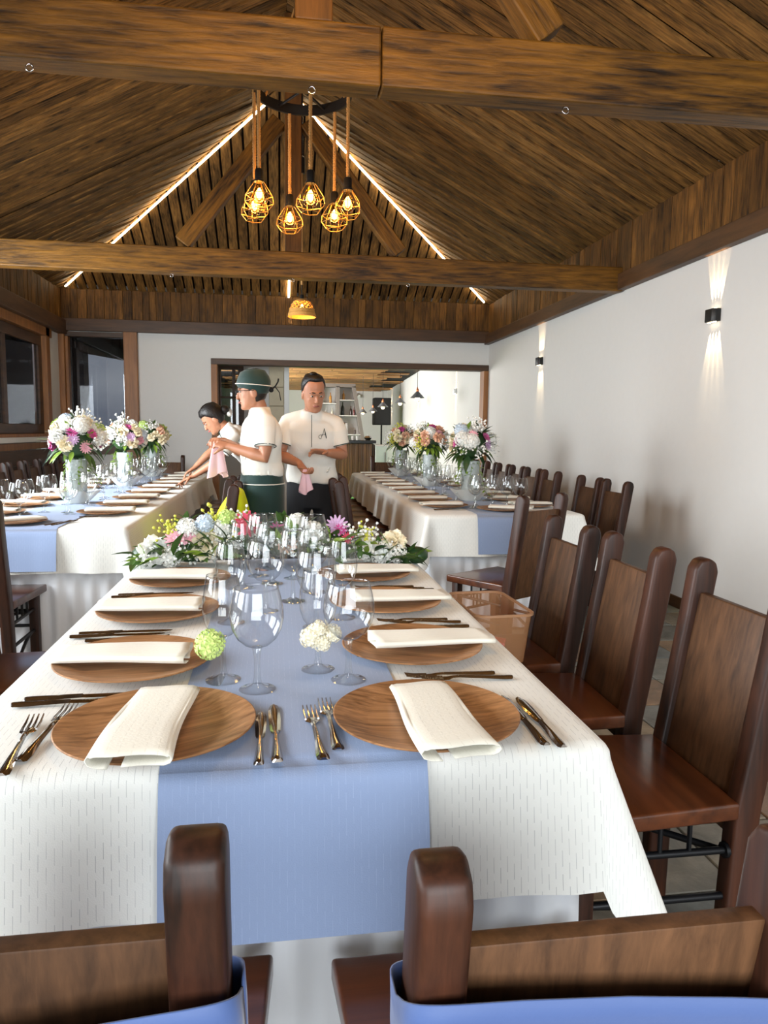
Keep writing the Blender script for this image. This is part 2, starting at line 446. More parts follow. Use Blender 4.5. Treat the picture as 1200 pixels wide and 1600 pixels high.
struct('wall_right', G().box(XR, XR + 0.15, YB, 20, 0, 3.2), M['white_wall'])
gb = G()
gb.box(-1.8, -0.85, YF, YF + 0.15, 0, 3.1).box(-0.85, XR, YF, YF + 0.15, 2.2, 3.1).box(XL, -1.8, YF, YF + 0.15, 0, 0.93).box(XL, -1.8, YF, YF + 0.15, 2.47, 3.1)
struct('wall_far', gb, M['white_wall'])
struct('baseboard_right', G().box(XR - 0.018, XR, YB, YF, 0, 0.085), M['trimwood'], bevel=0.004)
struct('baseboard_far', G().box(-1.8, -0.87, YF - 0.018, YF, 0, 0.085), M['trimwood'], bevel=0.004)
# left wall: low wall, piers and a head over wide windows towards the terrace
gl = G().box(XL - 0.15, XL, YB, YF, 0, 0.88).box(XL - 0.15, XL, YB, YF, 2.47, 3.1)
for y0, y1 in ((YB, -2.5), (-0.7, -0.2), (1.6, 2.1), (3.9, 4.4), (6.2, 7.6), (9.55, YF)):
    gl.box(XL - 0.15, XL, y0, y1, 0.88, 2.47)
struct('wall_left', gl, M['white_wall'])
gk = G().box(XL, -1.8, YB - 0.15, YB, 0, 3.2).box(2.6, XR, YB - 0.15, YB, 0, 3.2).box(-1.8, 2.6, YB - 0.15, YB, 2.6, 3.2)
struct('wall_back', gk, M['white_wall'])

# wooden cladding of the lower left wall
w = tag(O('trim_1', None), kind='structure')
for z0, z1, mname in ((0.52, 0.68, 'trimwood'), (0.69, 0.85, 'trimwood'), (0.86, 1.02, 'trimwood'), (1.03, 1.1, 'post')):
    O('rail', G().box(XL, XL + 0.035, 6.3, 9.9, z0, z1).mesh('rail', M[mname], bevel=0.004), w)
O('sill', G().box(XL - 0.02, XL + 0.07, 6.3, 9.9, 1.11, 1.165).mesh('sill', M['white_wall'], bevel=0.005), w)
# left window, the last bay before the corner
w = tag(O('window_1', None), kind='structure')
for a in ((7.6, 9.55, 2.36, 2.47), (7.6, 9.55, 1.165, 1.2), (9.32, 9.46, 1.165, 2.47), (7.6, 7.7, 1.165, 2.47)):
    O('frame_bar', G().box(XL - 0.09, XL + 0.03, *a).mesh('frame_bar', M['post'], bevel=0.005), w)
for a in ((7.7, 9.32, 2.24, 2.36), (7.7, 9.32, 1.2, 1.31), (9.2, 9.32, 1.31, 2.24), (8.05, 8.15, 1.31, 2.24)):  # inner bars stand in for frames mirrored in the pane
    O('reflected_bar', G().box(XL - 0.08, XL - 0.03, *a).mesh('reflected_bar', M['trimwood'], bevel=0.005), w)
O('pane', G().box(XL - 0.058, XL - 0.052, 7.7, 9.2, 1.31, 2.24).mesh('pane', M['pane']), w)
# window in the far wall beside the corner
w = tag(O('window_2', None), kind='structure')
for a in ((-2.69, -1.97, 2.44, 2.5), (-2.69, -1.97, 0.93, 1.08)):
    O('frame_bar', G().box(a[0], a[1], YF - 0.05, YF + 0.1, a[2], a[3]).mesh('frame_bar', M['trimwood'], bevel=0.005), w)
O('frame_post', G().box(-1.97, -1.8, YF - 0.07, YF + 0.1, 0.6, 2.52).mesh('frame_post', M['post'], bevel=0.006), w)
O('frame_post', G().box(-2.69, -2.655, YF - 0.05, YF + 0.1, 1.08, 2.44).mesh('frame_post', M['post'], bevel=0.004), w)
O('sill', G().box(-2.69, -1.97, YF - 0.08, YF, 1.08, 1.12).mesh('sill', M['white_wall'], bevel=0.004), w)
O('pane', G().box(-2.655, -1.97, YF + 0.04, YF + 0.046, 1.08, 2.44).mesh('pane', M['pane']), w)
struct('trim_2', G().box(XL - 0.02, -2.69, YF - 0.1, YF + 0.02, 0, 2.64), M['post'], bevel=0.006)
# frame of the wide opening
w = tag(O('door_1', None), kind='structure')
O('jamb', G().box(-0.87, -0.79, YF - 0.025, YF + 0.17, 0, 2.2).mesh('jamb', M['post'], bevel=0.006), w)
O('jamb', G().box(2.86, XR, YF - 0.025, YF + 0.17, 0, 2.2).mesh('jamb', M['post'], bevel=0.006), w)
O('lintel', G().box(-0.87, XR, YF - 0.03, YF + 0.17, 2.13, 2.21).mesh('lintel', M['trimwood'], bevel=0.006), w)

# fascias: upright boards over a heavy rail, round three sides
def fascia(name, run, z0, z1, rail, axis, at, face, y_from):
    w = tag(O(name, None), kind='structure')
    bws = [0.085, 0.1, 0.115, 0.13]
    mes = [G().box(-0.012, 0.012, 0, bw_ - 0.003, 0, z1 - z0).mesh('board', M['board'], bevel=0.003, seg=1) for bw_ in bws]
    s = y_from
    while s < run:
        k = rnd.randrange(4)
        if s + bws[k] > run: k = 0
        dz = rnd.uniform(-0.006, 0.004); dd = rnd.uniform(0, 0.008)
        if axis == 'y':
            O('plank', mes[k], w, (at + face * (0.014 + dd), s, z0 + dz))
        else:
            O('plank', mes[k], w, (s + bws[k], at - 0.014 - dd, z0 + dz), (0, 0, PI / 2))
        s += bws[k]
    return w
w = fascia('trim_3', YF, 2.62, 3.03, None, 'y', XR, -1, 2.7)
O('rail', G().box(XR - 0.07, XR, YB, YF, 2.49, 2.625).mesh('rail', M['trimwood'], bevel=0.006), w)
O('cove', G().box(XR - 0.05, XR, YB, 2.7, 2.62, 3.03).mesh('cove', M['board']), w)
w = fascia('trim_4', XR - 0.03, 2.66, 3.05, None, 'x', YF, -1, XL + 0.03)
O('rail', G().box(XL, XR, YF - 0.08, YF, 2.51, 2.665).mesh('rail', M['trimwood'], bevel=0.006), w)
w = fascia('trim_5', YF, 2.63, 3.03, None, 'y', XL, 1, 6.6)
O('rail', G().box(XL, XL + 0.1, YB, YF, 2.46, 2.635).mesh('rail', M['trimwood'], bevel=0.006), w)
O('cove', G().box(XL, XL + 0.05, YB, 6.6, 2.63, 3.03).mesh('cove', M['board']), w)

# hipped ceiling: dark backing, then every plank
g = G(); t = 0.035
P0, P1, P2, P3 = (XL - .1, YB, ZE + t), (XL - .1, YF + .1, ZE + t), (XR + .1, YF + .1, ZE + t), (XR + .1, YB, ZE + t)
A, B = (XC, APEX, roof_z(HW) + t), (XC, YB, roof_z(HW) + t)
up_ = lambda p: (p[0], p[1], p[2] + 0.12)
pts = [P0, P1, P2, P3, A, B]
g.add(pts + [up_(p) for p in pts], [(0, 1, 4, 5), (3, 5, 4, 2), (1, 2, 4), (6, 11, 10, 7), (9, 8, 10, 11), (7, 10, 8), (0, 5, 11, 6), (5, 3, 9, 11), (0, 6, 7, 1), (2, 8, 9, 3), (1, 7, 8, 2)])
ceiling = struct('ceiling', g, M['backing'])
PW, Y0 = 0.118, 2.0
TH = 0.018
ca = math.atan(SL); LEN = HW / math.cos(ca)
def plank_mesh(l0, l1, wdt, mat):
    """a board w wide, its two long edges l0 and l1 long, one end cut on the skew"""
    v = [(0, 0, 0), (l0, 0, 0), (l1, wdt, 0), (0, wdt, 0)]
    v = v + [(x, y, TH) for x, y, z in v]
    return G().add(v, [(3, 2, 1, 0), (4, 5, 6, 7), (0, 1, 5, 4), (1, 2, 6, 5), (2, 3, 7, 6), (3, 0, 4, 7)])
full = [plank_mesh(LEN, LEN, PW - 0.008, None).mesh('slope_plank', M['plank'], bevel=0.002, seg=1)]
y = Y0
while y < YF - 0.05:
    for side in (-1, 1):
        e0 = HW if y < APEX else max(YF - y, 0.01)
        e1 = HW if y + PW < APEX else max(YF - y - PW, 0.005)
        if y + PW <= APEX: me = full[0]
        else:
            a, b = (e0, e1) if side < 0 else (e1, e0)
            me = plank_mesh(a / math.cos(ca), b / math.cos(ca), PW - 0.008, None).mesh('slope_plank', M['plank'], bevel=0.002, seg=1)
        dz = rnd.uniform(-0.005, 0.005); tw = rnd.uniform(0.03, 0.11)
        if side < 0:
            m = Matrix.Translation((XL, y, ZE + dz)) @ Matrix.Rotation(-ca, 4, 'Y') @ Matrix.Rotation(tw, 4, 'X')
        else:
            m = Matrix.Translation((XR, y + PW - .004, ZE + dz)) @ Matrix.Rotation(PI, 4, 'Z') @ Matrix.Rotation(-ca, 4, 'Y') @ Matrix.Rotation(-tw, 4, 'X')
        o = O('plank', me, ceiling); o.matrix_local = m
    y += PW
g = G()
for side in (-1, 1):
    for k in range(44):
        yy = Y0 - (k + 1) * PW
        if yy < YB: break
        m = Matrix.Translation((XL, yy, ZE)) @ Matrix.Rotation(-ca, 4, 'Y') if side < 0 else Matrix.Translation((XR, yy + PW - .004, ZE)) @ Matrix.Rotation(PI, 4, 'Z') @ Matrix.Rotation(-ca, 4, 'Y')
        q = plank_mesh(LEN, LEN, PW - 0.004, None); g.add(q.v, q.f, m)
o = O('distant_planks', g.mesh('distant_planks', M['plank']), ceiling); o['kind'] = 'stuff'
x = XL + 0.02; HP = 0.121
while x < XR - 0.06:
    d0 = min(x - XL, XR - x); d1 = min(x + HP - 0.02 - XL, XR - x - HP + 0.02)
    if x < XC < x + HP: d0 = d1 = min(d0, d1)
    # the board runs from the far eave up to the hip; local x is up the slope, local y across
    me = plank_mesh(max(d1, .01) / math.cos(ca), max(d0, .01) / math.cos(ca), HP - 0.022, None).mesh('hip_plank', M['plank'], bevel=0.002, seg=1)
    o = O('plank', me, ceiling)
    o.matrix_local = Matrix.Translation((x + HP - 0.022, YF, ZE + rnd.uniform(-.003, .003))) @ Matrix.Rotation(-PI / 2, 4, 'Z') @ Matrix.Scale(1, 4) @ Matrix.Rotation(-ca, 4, 'Y') @ Matrix.Scale(1, 4)
    # turn so that across runs towards -x
    o.matrix_local = Matrix(((0, -1, 0, x + HP - .022), (-math.cos(ca), 0, math.sin(ca), YF), (math.sin(ca), 0, math.cos(ca), ZE + rnd.uniform(-.003, .003)), (0, 0, 0, 1)))
    x += HP

# roof trusses
M['beam_z'] = wood('king_post_wood', lin(44, 27, 11), lin(128, 84, 36), 'Z', fine=24, rough=.55, bump=.4, var=.08, blotch=5, stretch=.1, spec=.3)
def beam_mesh(p, q, wd, ht, mat, name):
    p, q = Vector(p), Vector(q); L_ = (q - p).length
    return G().box(0, L_, -wd / 2, wd / 2, -ht / 2, ht / 2).mesh(name, mat, bevel=0.008), p, (q - p)
def timber(name, parent, p, q, wd, ht, mat):
    me, p, d = beam_mesh(p, q, wd, ht, mat, name)
    o = O(name, me, parent); o.matrix_local = Matrix.Translation(p) @ Vector((1, 0, 0)).rotation_difference(d).to_matrix().to_4x4()
    return o
def truss(yc, dp, label, joint=False):
    r = thing('roof_truss', label, 'roof truss', (XC, yc, 2.48), group='roof trusses')
    zb, zt = 0.0, 0.2
    zr = roof_z(HW) - 2.48
    kx = 0.13 - XC
    hw_ = HW - 0.02
    if joint:
        timber('tie_beam', r, (-hw_, 0, .1), (0.28, 0, .1), dp, .2, M['beam'])
        timber('tie_beam', r, (0.283, 0, .1), (hw_, 0, .1), dp, .2, M['beam'])
    else:
        timber('tie_beam', r, (-hw_, 0, .1), (hw_, 0, .1), dp, .2, M['beam'])
    o = O('king_post', G().box(-.065, .065, -dp * .45, dp * .45, .2, zr - .02).mesh('king_post', M['beam_z'], bevel=0.006), r, (kx, 0, 0))
    for s in (-1, 1):
        d = Vector((-s * .66, 0, .84)).normalized()
        p = Vector((kx + s * .86, 0, .235)); L_ = (.8) / .66
        timber('strut', r, p, p + d * 1.22, dp * .85, .125, M['beam'])
    for x in (-.9, .04, .98):
        sc = O('screw_eye', G().tube([(0.012 * math.cos(a), 0, 0.012 * math.sin(a)) for a in [2 * PI * k / 10 for k in range(10)]], 0.0025, 6, closed=True).mesh('screw_eye', M['steel'], smooth=180), r, (x - XC + .085, -.01, -.012))
    return r
truss(2.727, .115, 'dark timber roof truss with a jointed tie beam in front of the rope chandelier', True)
truss(6.03, .12, 'dark timber roof truss behind the rope chandelier, with two diagonal struts')

# light strips along the hips and down the middle of the far roof face
def strip(p, q, label):
    p, q = Vector(p), Vector(q)
    o = O('light_strip', G().box(0, (q - p).length, -.011, .011, -.006, .004).mesh('light_strip', M['led']))
    o.matrix_world = Matrix.Translation(p) @ Vector((1, 0, 0)).rotation_difference(q - p).to_matrix().to_4x4()
    return tag(o, label, 'light strip', 'light strips of the ceiling')
dz = 0.034
strip((XL + .12, YF - .12, ZE + .12 * SL - dz), (XC - .16, APEX + .16, roof_z(HW - .16) - dz), 'glowing white light strip along the roof hip on the window side')
strip((XR - .12, YF - .12, ZE + .12 * SL - dz), (XC + .16, APEX + .16, roof_z(HW - .16) - dz), 'glowing white light strip along the roof hip on the white wall side')
strip((.155, YF - .06, ZE + .03 - dz + .01), (.155, YF - 1.5, ZE + 1.5 * SL - dz), 'short glowing light strip down the middle of the far roof face')

# ------------------------------------------------------------------ ground outdoors, and scenery standing in for reflections in the panes
struct('ground_outside', G().box(-60, 60, -40, 160, -0.5, -0.15), plain('meadow_green', lin(92, 104, 70), 0.95, var=.3, bscale=.4))
struct('wall_reflected', G().box(-4.6, -4.5, 5.5, 14.5, -.15, 2.9), M['trimwood'])  # added dark wall, stands in for the room mirrored in the left panes
struct('roof_reflected', G().add([(-4.6, 5, 2.75), (-4.6, 13.2, 2.75), (-1.9, 13.2, 2.32), (-1.9, 10.2, 2.55), (XL - .16, 10.2, 2.6), (XL - .16, 5, 2.6)] + [(-4.6, 5, 2.9), (-4.6, 13.2, 2.9), (-1.9, 13.2, 2.5), (-1.9, 10.2, 2.7), (XL - .16, 10.2, 2.8), (XL - .16, 5, 2.8)], [(0, 1, 2, 3, 4, 5), (11, 10, 9, 8, 7, 6), (0, 6, 7, 1), (1, 7, 8, 2), (2, 8, 9, 3), (3, 9, 10, 4), (4, 10, 11, 5), (5, 11, 6, 0)]), M['backing'])  # eave mirrored in the far window, built as a roof behind the glass
struct('pillar_reflected', G().box(-3.28, -2.98, 12.0, 12.3, -.15, 2.8), M['trimwood'])  # post from the same reflection, set up behind the far pane
g = G()
for i in range(24):
    for j in range(2): pass
def hill(u, v):
    x = -90 + 150 * u
    return (x, 110 + 30 * v, -1 + (2.2 + 1.2 * math.sin(u * 9) + .7 * math.sin(u * 23)) * math.sin(PI * v) * 1.6)
struct('hills_reflected', G().grid(hill, 40, 6), plain('far_hills', lin(104, 112, 112), 0.95))  # reflected hills, modelled as real ones beyond the far pane
t = thing('tree', 'dark round tree reflected in the window pane, built out behind it', 'tree', (-6.7, 38, -.2))
O('trunk', G().tube([(0, 0, 0), (.05, 0, 1.2)], [.16, .1], 8).mesh('trunk', M['trimwood'], smooth=60), t)
g = G()
for k in range(26):
    a, b, r_ = rnd.uniform(0, 2 * PI), rnd.uniform(-.6, 1), rnd.uniform(.3, .6)
    g.ball((.75 * math.cos(a) * math.cos(b), .75 * math.sin(a) * math.cos(b), 1.65 + .75 * math.sin(b)), r_, 7, 5)
o = O('crown', g.mesh('crown', plain('tree_crown', lin(52, 62, 44), .9, bump=1, bscale=6), smooth=180), t); o['kind'] = 'stuff'

# ------------------------------------------------------------------ the bar room beyond the opening
struct('wall_bar_left', G().box(-1.95, -1.8, 10.15, 12.6, 0, 3.0).box(-1.95, -1.8, 16.6, 19.6, 0, 3.0).box(-1.95, -1.8, 12.6, 16.6, 0, .9).box(-1.95, -1.8, 12.6, 16.6, 2.5, 3.), M['white_wall'])
struct('wall_bar_far', G().box(-1.95, XR, 19.5, 19.65, 0, 3), M['white_wall'])
gp = G().box(-1.8, -.92, 11.25, 11.4, 0, 3).box(-.92, -.5, 11.25, 11.4, 0, 1.2).box(-.92, -.5, 11.25, 11.4, 2.24, 3).box(-.5, .1, 11.25, 11.4, 0, 3)
struct('wall_bar_partition', gp, M['white_wall'])
w = tag(O('window_3', None), kind='structure')
for a in ((-.92, -.84, 1.2, 2.24), (-.58, -.5, 1.2, 2.24), (-.84, -.58, 2.17, 2.24), (-.84, -.58, 1.2, 1.27), (-.67, -.63, 1.27, 2.17), (-.84, -.58, 1.74, 1.77)):
    O('frame_bar', G().box(a[0], a[1], 11.2, 11.38, a[2], a[3]).mesh('frame_bar', M['trimwood'], bevel=.004), w)
O('pane', G().box(-.84, -.58, 11.33, 11.336, 1.27, 2.17).mesh('pane', M['pane']), w)
w = tag(O('pillar_stone', None), kind='structure')
z = 0
for k in range(8):
    h = (.34, .28, .31, .36)[k % 4]
    O('stone', G().box(-.125, .095, 11.08, 11.3, z + .004, min(z + h, 2.75)).mesh('stone', M['stone'], bevel=.012), w); z += h
struct('trim_7', G().box(.1, .175, 11.1, 11.2, 0, 2.9), M['screen_white'], bevel=.004)
# sloping plank ceiling of the bar room
bark = wood('orange_rustic_wood', lin(96, 56, 28), lin(226, 164, 104), 'X', fine=26, rough=.6, bump=.6, var=.3, blotch=5, stretch=.12)
w = struct('ceiling_bar_room', G().add([(-1.9, 10.15, 2.72), (XR, 10.15, 2.72), (XR, 19.6, 2.36), (-1.9, 19.6, 2.36), (-1.9, 10.15, 2.9), (XR, 10.15, 2.9), (XR, 19.6, 2.6), (-1.9, 19.6, 2.6)], [(3, 2, 1, 0), (4, 5, 6, 7), (0, 1, 5, 4), (1, 2, 6, 5), (2, 3, 7, 6), (3, 0, 4, 7)]), M['backing'])
mes = [G().box(0, l, 0, .19, -.02, 0).mesh('ceiling_plank', bark, bevel=.004, seg=1) for l in (1.1, 1.5, .8)]
y = 12.0
while y < 19.4:
    x = -1.88 + rnd.uniform(-.4, 0)
    while x < XR - .8:
        k = rnd.randrange(3)
        if x > -1.88: O('plank', mes[k], w, (x, y, 2.72 - (y - 10.15) * .0381 - rnd.uniform(0, .012)), (-.0381, 0, 0))
        x += (1.11, 1.51, .81)[k]
    y += .2

# ------------------------------------------------------------------ dining chairs (local +Y is where the sitter looks)
def post_g(s):
    prof = [(-.232, 0), (-.172, 0), (-.176, .22), (-.186, .44), (-.245, .80), (-.262, .925), (-.276, .947), (-.300, .953), (-.322, .940), (-.328, .915), (-.308, .78), (-.25, .44), (-.236, .22)]
    g = G(); x = s * .166
    ring = lambda xx: [(xx, y, z) for y, z in prof]
    return g.rings([ring(x - .024), ring(x + .024)])
def lean_y(z):
    return -.218 - (z - .44) * .178
def make_chair():
    r = thing('dining_chair', 'x', 'chair')
    seat = G().add([(-.19, -.195, .42), (.19, -.195, .42), (.222, .2, .42), (-.222, .2, .42), (-.19, -.195, .46), (.19, -.195, .46), (.222, .2, .46), (-.222, .2, .46)],
                   [(3, 2, 1, 0), (4, 5, 6, 7), (0, 1, 5, 4), (1, 2, 6, 5), (2, 3, 7, 6), (3, 0, 4, 7)])
    O('seat', seat.mesh('seat', M['seat'], bevel=.007, seg=3, smooth=40), r)
    for s in (-1, 1):
        O('post', post_g(s).mesh('post', M['chair'], bevel=.009, seg=3, fix=True, smooth=50), r)
    z0, z1 = .37, .862
    pa, pb = lean_y(z0) + .004, lean_y(z1) + .004
    pan = G().add([(-.145, pa - .011, z0), (.145, pa - .011, z0), (.145, pa + .011, z0), (-.145, pa + .011, z0), (-.145, pb - .011, z1), (.145, pb - .011, z1), (.145, pb + .011, z1), (-.145, pb + .011, z1)],
                  [(3, 2, 1, 0), (4, 5, 6, 7), (0, 1, 5, 4), (1, 2, 6, 5), (2, 3, 7, 6), (3, 0, 4, 7)])
    O('backrest', pan.mesh('backrest', M['chair_panel'], bevel=.003, smooth=40), r)
    for s in (-1, 1):
        O('leg', G().box(s * .168 - .022, s * .168 + .022, .14, .185, 0, .42).mesh('leg', M['chair'], bevel=.004, smooth=40), r)
    for s in (-1, 1):
        x = s * .168; g = G()
        g.tube([(x, -.2, .34), (x, .15, .34)], .0085, 8)
        g.tube([(x, -.2, .23), (x, .15, .23)], .0085, 8)
        for yy in (-.09, -.02, .05):
            g.tube([(x, yy, .34), (x, yy, .42)], .006, 6)
        arc = [(x, -.19 + .32 * k / 8, .07 + .16 * math.sin(PI / 2 * k / 8)) for k in range(9)]
        g.tube(arc, .0085, 8)
        g.tube([(x, -.186, .34), (x, -.174, .34)], .018, 10)
        O('side_brace', g.mesh('side_brace', M['iron'], smooth=60), r)
    g = G().tube([(-.16, .16, .33), (.16, .16, .33)], .0085, 8).tube([(-.16, .16, .25), (.16, .16, .25)], .0085, 8)
    g.tube([(-.16, -.19, .33), (.16, .16, .33)], .0085, 8)
    for xx in (-.03, 0, .03): g.tube([(xx, .16, .25), (xx, .16, .33)], .005, 6)
    O('cross_brace', g.mesh('cross_brace', M['iron'], smooth=60), r)
    return r
chair0 = make_chair()
_first = [True]
def chair(x, y, rz, label, group):
    if _first[0]:
        _first[0] = False; c = chair0; c.location = (x, y, 0); c.rotation_euler = (0, 0, rz); c['label'] = label
    else:
        c = dup(chair0, (x, y, 0), rz, label)
    c['group'] = group
    return c
GT1, GT2, GT3 = 'chairs round the front table', 'chairs round the window table', 'chairs round the wall table'
W90 = PI / 2
# front table: wall side, the chairs face -x
for k, (x, y, t) in enumerate(((.82, 1.585, 0.0), (.81, 2.10, -.02), (.80, 2.575, .02))):
    chair(x, y, W90 + t, ('dark wooden chair beside the head-end corner of the front table, white-wall side',
                          'reddish brown wooden chair, middle of three on the white-wall side of the front table',
                          'dark wooden chair with the amber plastic tub on its seat, beside the front table')[k], GT1)
for k, y in enumerate((1.62, 2.09, 2.53)):
    chair(-.80, y, -W90, f'dark wooden chair on the window side of the front table, {ORD[k]} from its front end', GT1)
ch_r = chair(.302, .865, 0, 'dark chair with a blue sash at the front table head, nearer the white wall', GT1)
ch_l = chair(-.232, .865, 0, 'dark chair with a blue sash at the front table head, nearer the windows', GT1)
# window table
chair(-1.42, 3.74, 0, 'dark wooden chair with open iron braces at the head of the window table', GT2)
T2Y = [4.55 + .475 * k for k in range(9)]
T3Y = [4.86 + .455 * k for k in range(9)]
for k, y in enumerate(T2Y):
    if k in (4, 5): continue
    chair(-.55 if k != 1 else -.61, y if k != 1 else 5.05, W90 + rnd.uniform(-.03, .03), f'dark chair on the aisle side of the window table, ' + (f'{ORD[k]} from its front end' if k else 'under the yellow cloth'), GT2)
for k, y in enumerate((6.0, 6.46, 6.92, 7.38, 7.84, 8.3, 8.76)):
    chair(-2.2, y, -W90 + rnd.uniform(-.012, .012), f'greyish wooden chair against the window wall, {ORD[k]} from the front along the window table', GT2)
chair(-1.33, 8.98, PI, 'dark wooden chair at the far head of the window table, by the white far wall', GT2)
# wall table
chair(1.25, 3.95, .55, 'dark wooden chair at the wall table head, broad back panel facing us', GT3)
for k, y in enumerate(T3Y):
    chair(.68 if k == 0 else .755, y + (.01 if k == 1 else 0), -W90 + (.0 if k else .04), f'dark wooden chair on the aisle side of the wall table, {ORD[k]} from its front end', GT3)
for k, y in enumerate((4.84, 5.28, 6.1, 6.55, 7.0, 7.45, 7.9, 8.35, 8.8)):
    chair(2.09, y, W90 + rnd.uniform(-.012, .012), f'dark wooden chair between wall table and white wall, {ORD[k]} from the front', GT3)
chair(1.42, 9.32, PI, 'dark wooden chair at the far head of the wall table, by the wide opening', GT3)

# blue sashes tied round the two backs at the head of the front table
def sash(cx, cy, zl, zr, label):
    n = 48
    def fn(u, v):
        a = 2 * PI * u
        c, s = math.cos(a), math.sin(a)
        ex = abs(c) ** .35 * (1 if c > 0 else -1); ey = abs(s) ** .35 * (1 if s > 0 else -1)
        x = ex * (.199 + .003 * math.sin(3 * a + 5 * v)); 
        zt = zl + (zr - zl) * (x + .2) / .4 + .032 * max(0, -ey)
        z = zt - v * (.3 + .02 * math.sin(2 * a))
        y = lean_y(z) - .002 + ey * (.047 - .012 * (1 - (x / .2) ** 2)) + .003 * math.sin(v * 26 + a)
        return (cx + x, cy + y, z)
    g = G().grid(fn, n, 10)
    return tag(O('chair_sash', g.mesh('chair_sash', M['sash'], smooth=180, solid=.002)), label, 'sash', 'blue chair sashes')
ch_r.scale = (1, 1, .962)
sash(.302, .865, .775, .73, 'blue chiffon sash round the chair nearer the white wall at the table head')
sash(-.232, .865, .74, .80, 'blue chiffon sash round the chair nearer the windows at the table head')
# ------------------------------------------------------------------ tables and their cloths
def drape(d, r, flare):
    if d < r * PI / 2:
        a = d / r
        return r * math.sin(a), r * (1 - math.cos(a))
    e = d - r * PI / 2
    return r + flare * e, r + e * math.sqrt(1 - flare * flare)
def make_cloth(name, x0, x1, y0, y1, z, drop, seed, label, ext, cflare=.45, sflare=.06, wave=.012, hemcut=None):
    rr = random.Random(seed); r = .03
    V, UV, F = [], [], []
    nx, ny = max(6, int((x1 - x0) / .05)), max(8, int((y1 - y0) / .06))
    for j in range(ny + 1):
        for i in range(nx + 1):
            x, y = x0 + (x1 - x0) * i / nx, y0 + (y1 - y0) * j / ny
            V.append((x, y, z)); UV.append((x, y))
    w = nx + 1
    F += [(j * w + i, j * w + i + 1, (j + 1) * w + i + 1, (j + 1) * w + i) for j in range(ny) for i in range(nx)]
    # walk round the rim anticlockwise: (base index, normal, corner amount)
    rim = []
    idx = lambda i, j: j * w + i
    def corner(i, j, a0):
        for k in range(1, 10):
            a = a0 + PI / 2 * k / 10
            rim.append((idx(i, j), (math.cos(a), math.sin(a)), math.sin(PI * k / 10)))
    for i in range(nx + 1): rim.append((idx(i, 0), (0, -1), 0))
    corner(nx, 0, -PI / 2)
    for j in range(ny + 1): rim.append((idx(nx, j), (1, 0), 0))
    corner(nx, ny, 0)
    for i in range(nx, -1, -1): rim.append((idx(i, ny), (0, 1), 0))
    corner(0, ny, PI / 2)
    for j in range(ny, -1, -1): rim.append((idx(0, j), (-1, 0), 0))
    corner(0, 0, PI)
    ds = [.012, .024, .036, .0471]
    m = 8
    ds += [.0471 + (drop - .0471) * (k + 1) / m for k in range(m)]
    prev = [b for b, n, c in rim]
    ph = [rr.uniform(0, 6) for _ in range(4)]
    s = 0.0; last = None
    arc = []
    for b, n, c in rim:
        p = V[b]
        if last is not None: s += math.hypot(p[0] - last[0], p[1] - last[1]) + (.02 if c else 0)
        arc.append(s); last = p
    for d in ds:
        cur = []
        for q, (b, n, c) in enumerate(rim):
            t = max(0, (d - .0471) / (drop - .0471))
            dd = d * (1 + ext * c * t)
            fl = sflare + (cflare - sflare) * c ** 1.5
            o, dn = drape(dd, r, fl)
            o += t * wave * (math.sin(arc[q] * 13 + ph[0]) + .7 * math.sin(arc[q] * 29 + ph[1])) * (1 - c * .6)
            p = V[b]
            zz = z - dn
            if hemcut is not None: zz = max(zz, hemcut)
            V.append((p[0] + n[0] * o, p[1] + n[1] * o, zz)); UV.append((p[0] + n[0] * dd, p[1] + n[1] * dd))
            cur.append(len(V) - 1)
        k = len(rim)
        for q in range(k):
            a, b2 = prev[q], prev[(q + 1) % k]
            f = (a, cur[q], cur[(q + 1) % k], b2) if a != b2 else (a, cur[q], cur[(q + 1) % k])
            F.append(f)
        prev = cur
    g = G(); g.v, g.f = V, F
    me = g.mesh(name, M['cloth'], smooth=180)
    uv_xy(me, lambda co, i: UV[i])
    return tag(O(name, me), label, 'tablecloth', 'cream tablecloths')
def make_skirt(x0, x1, y0, y1, zt, label):
    g = G(); pts = []
    per = [((x0, y0), (x1, y0), (0, -1)), ((x1, y0), (x1, y1), (1, 0)), ((x1, y1), (x0, y1), (0, 1)), ((x0, y1), (x0, y0), (-1, 0))]
    for p, q, n in per:
        L_ = math.dist(p, q); k = int(L_ / .014)
        for i in range(k):
            t = i / k
            pts.append((p[0] + (q[0] - p[0]) * t, p[1] + (q[1] - p[1]) * t, n, L_ * t))
    rows = []
    for z, am in ((zt, .003), (zt * .8, .006), (zt * .4, .011), (.012, .014)):
        row = []
        for x, y, n, s in pts:
            o = am * (math.sin(s * 2 * PI / .085) + .5 * math.sin(s * 2 * PI / .23 + z * 3))
            row.append((x + n[0] * o, y + n[1] * o, z))
        rows.append(row)
    g.rings(rows, caps=False)
    return tag(O('table_skirt', g.mesh('table_skirt', M['satin'], smooth=180)), label, 'table skirt', 'white satin table skirts')
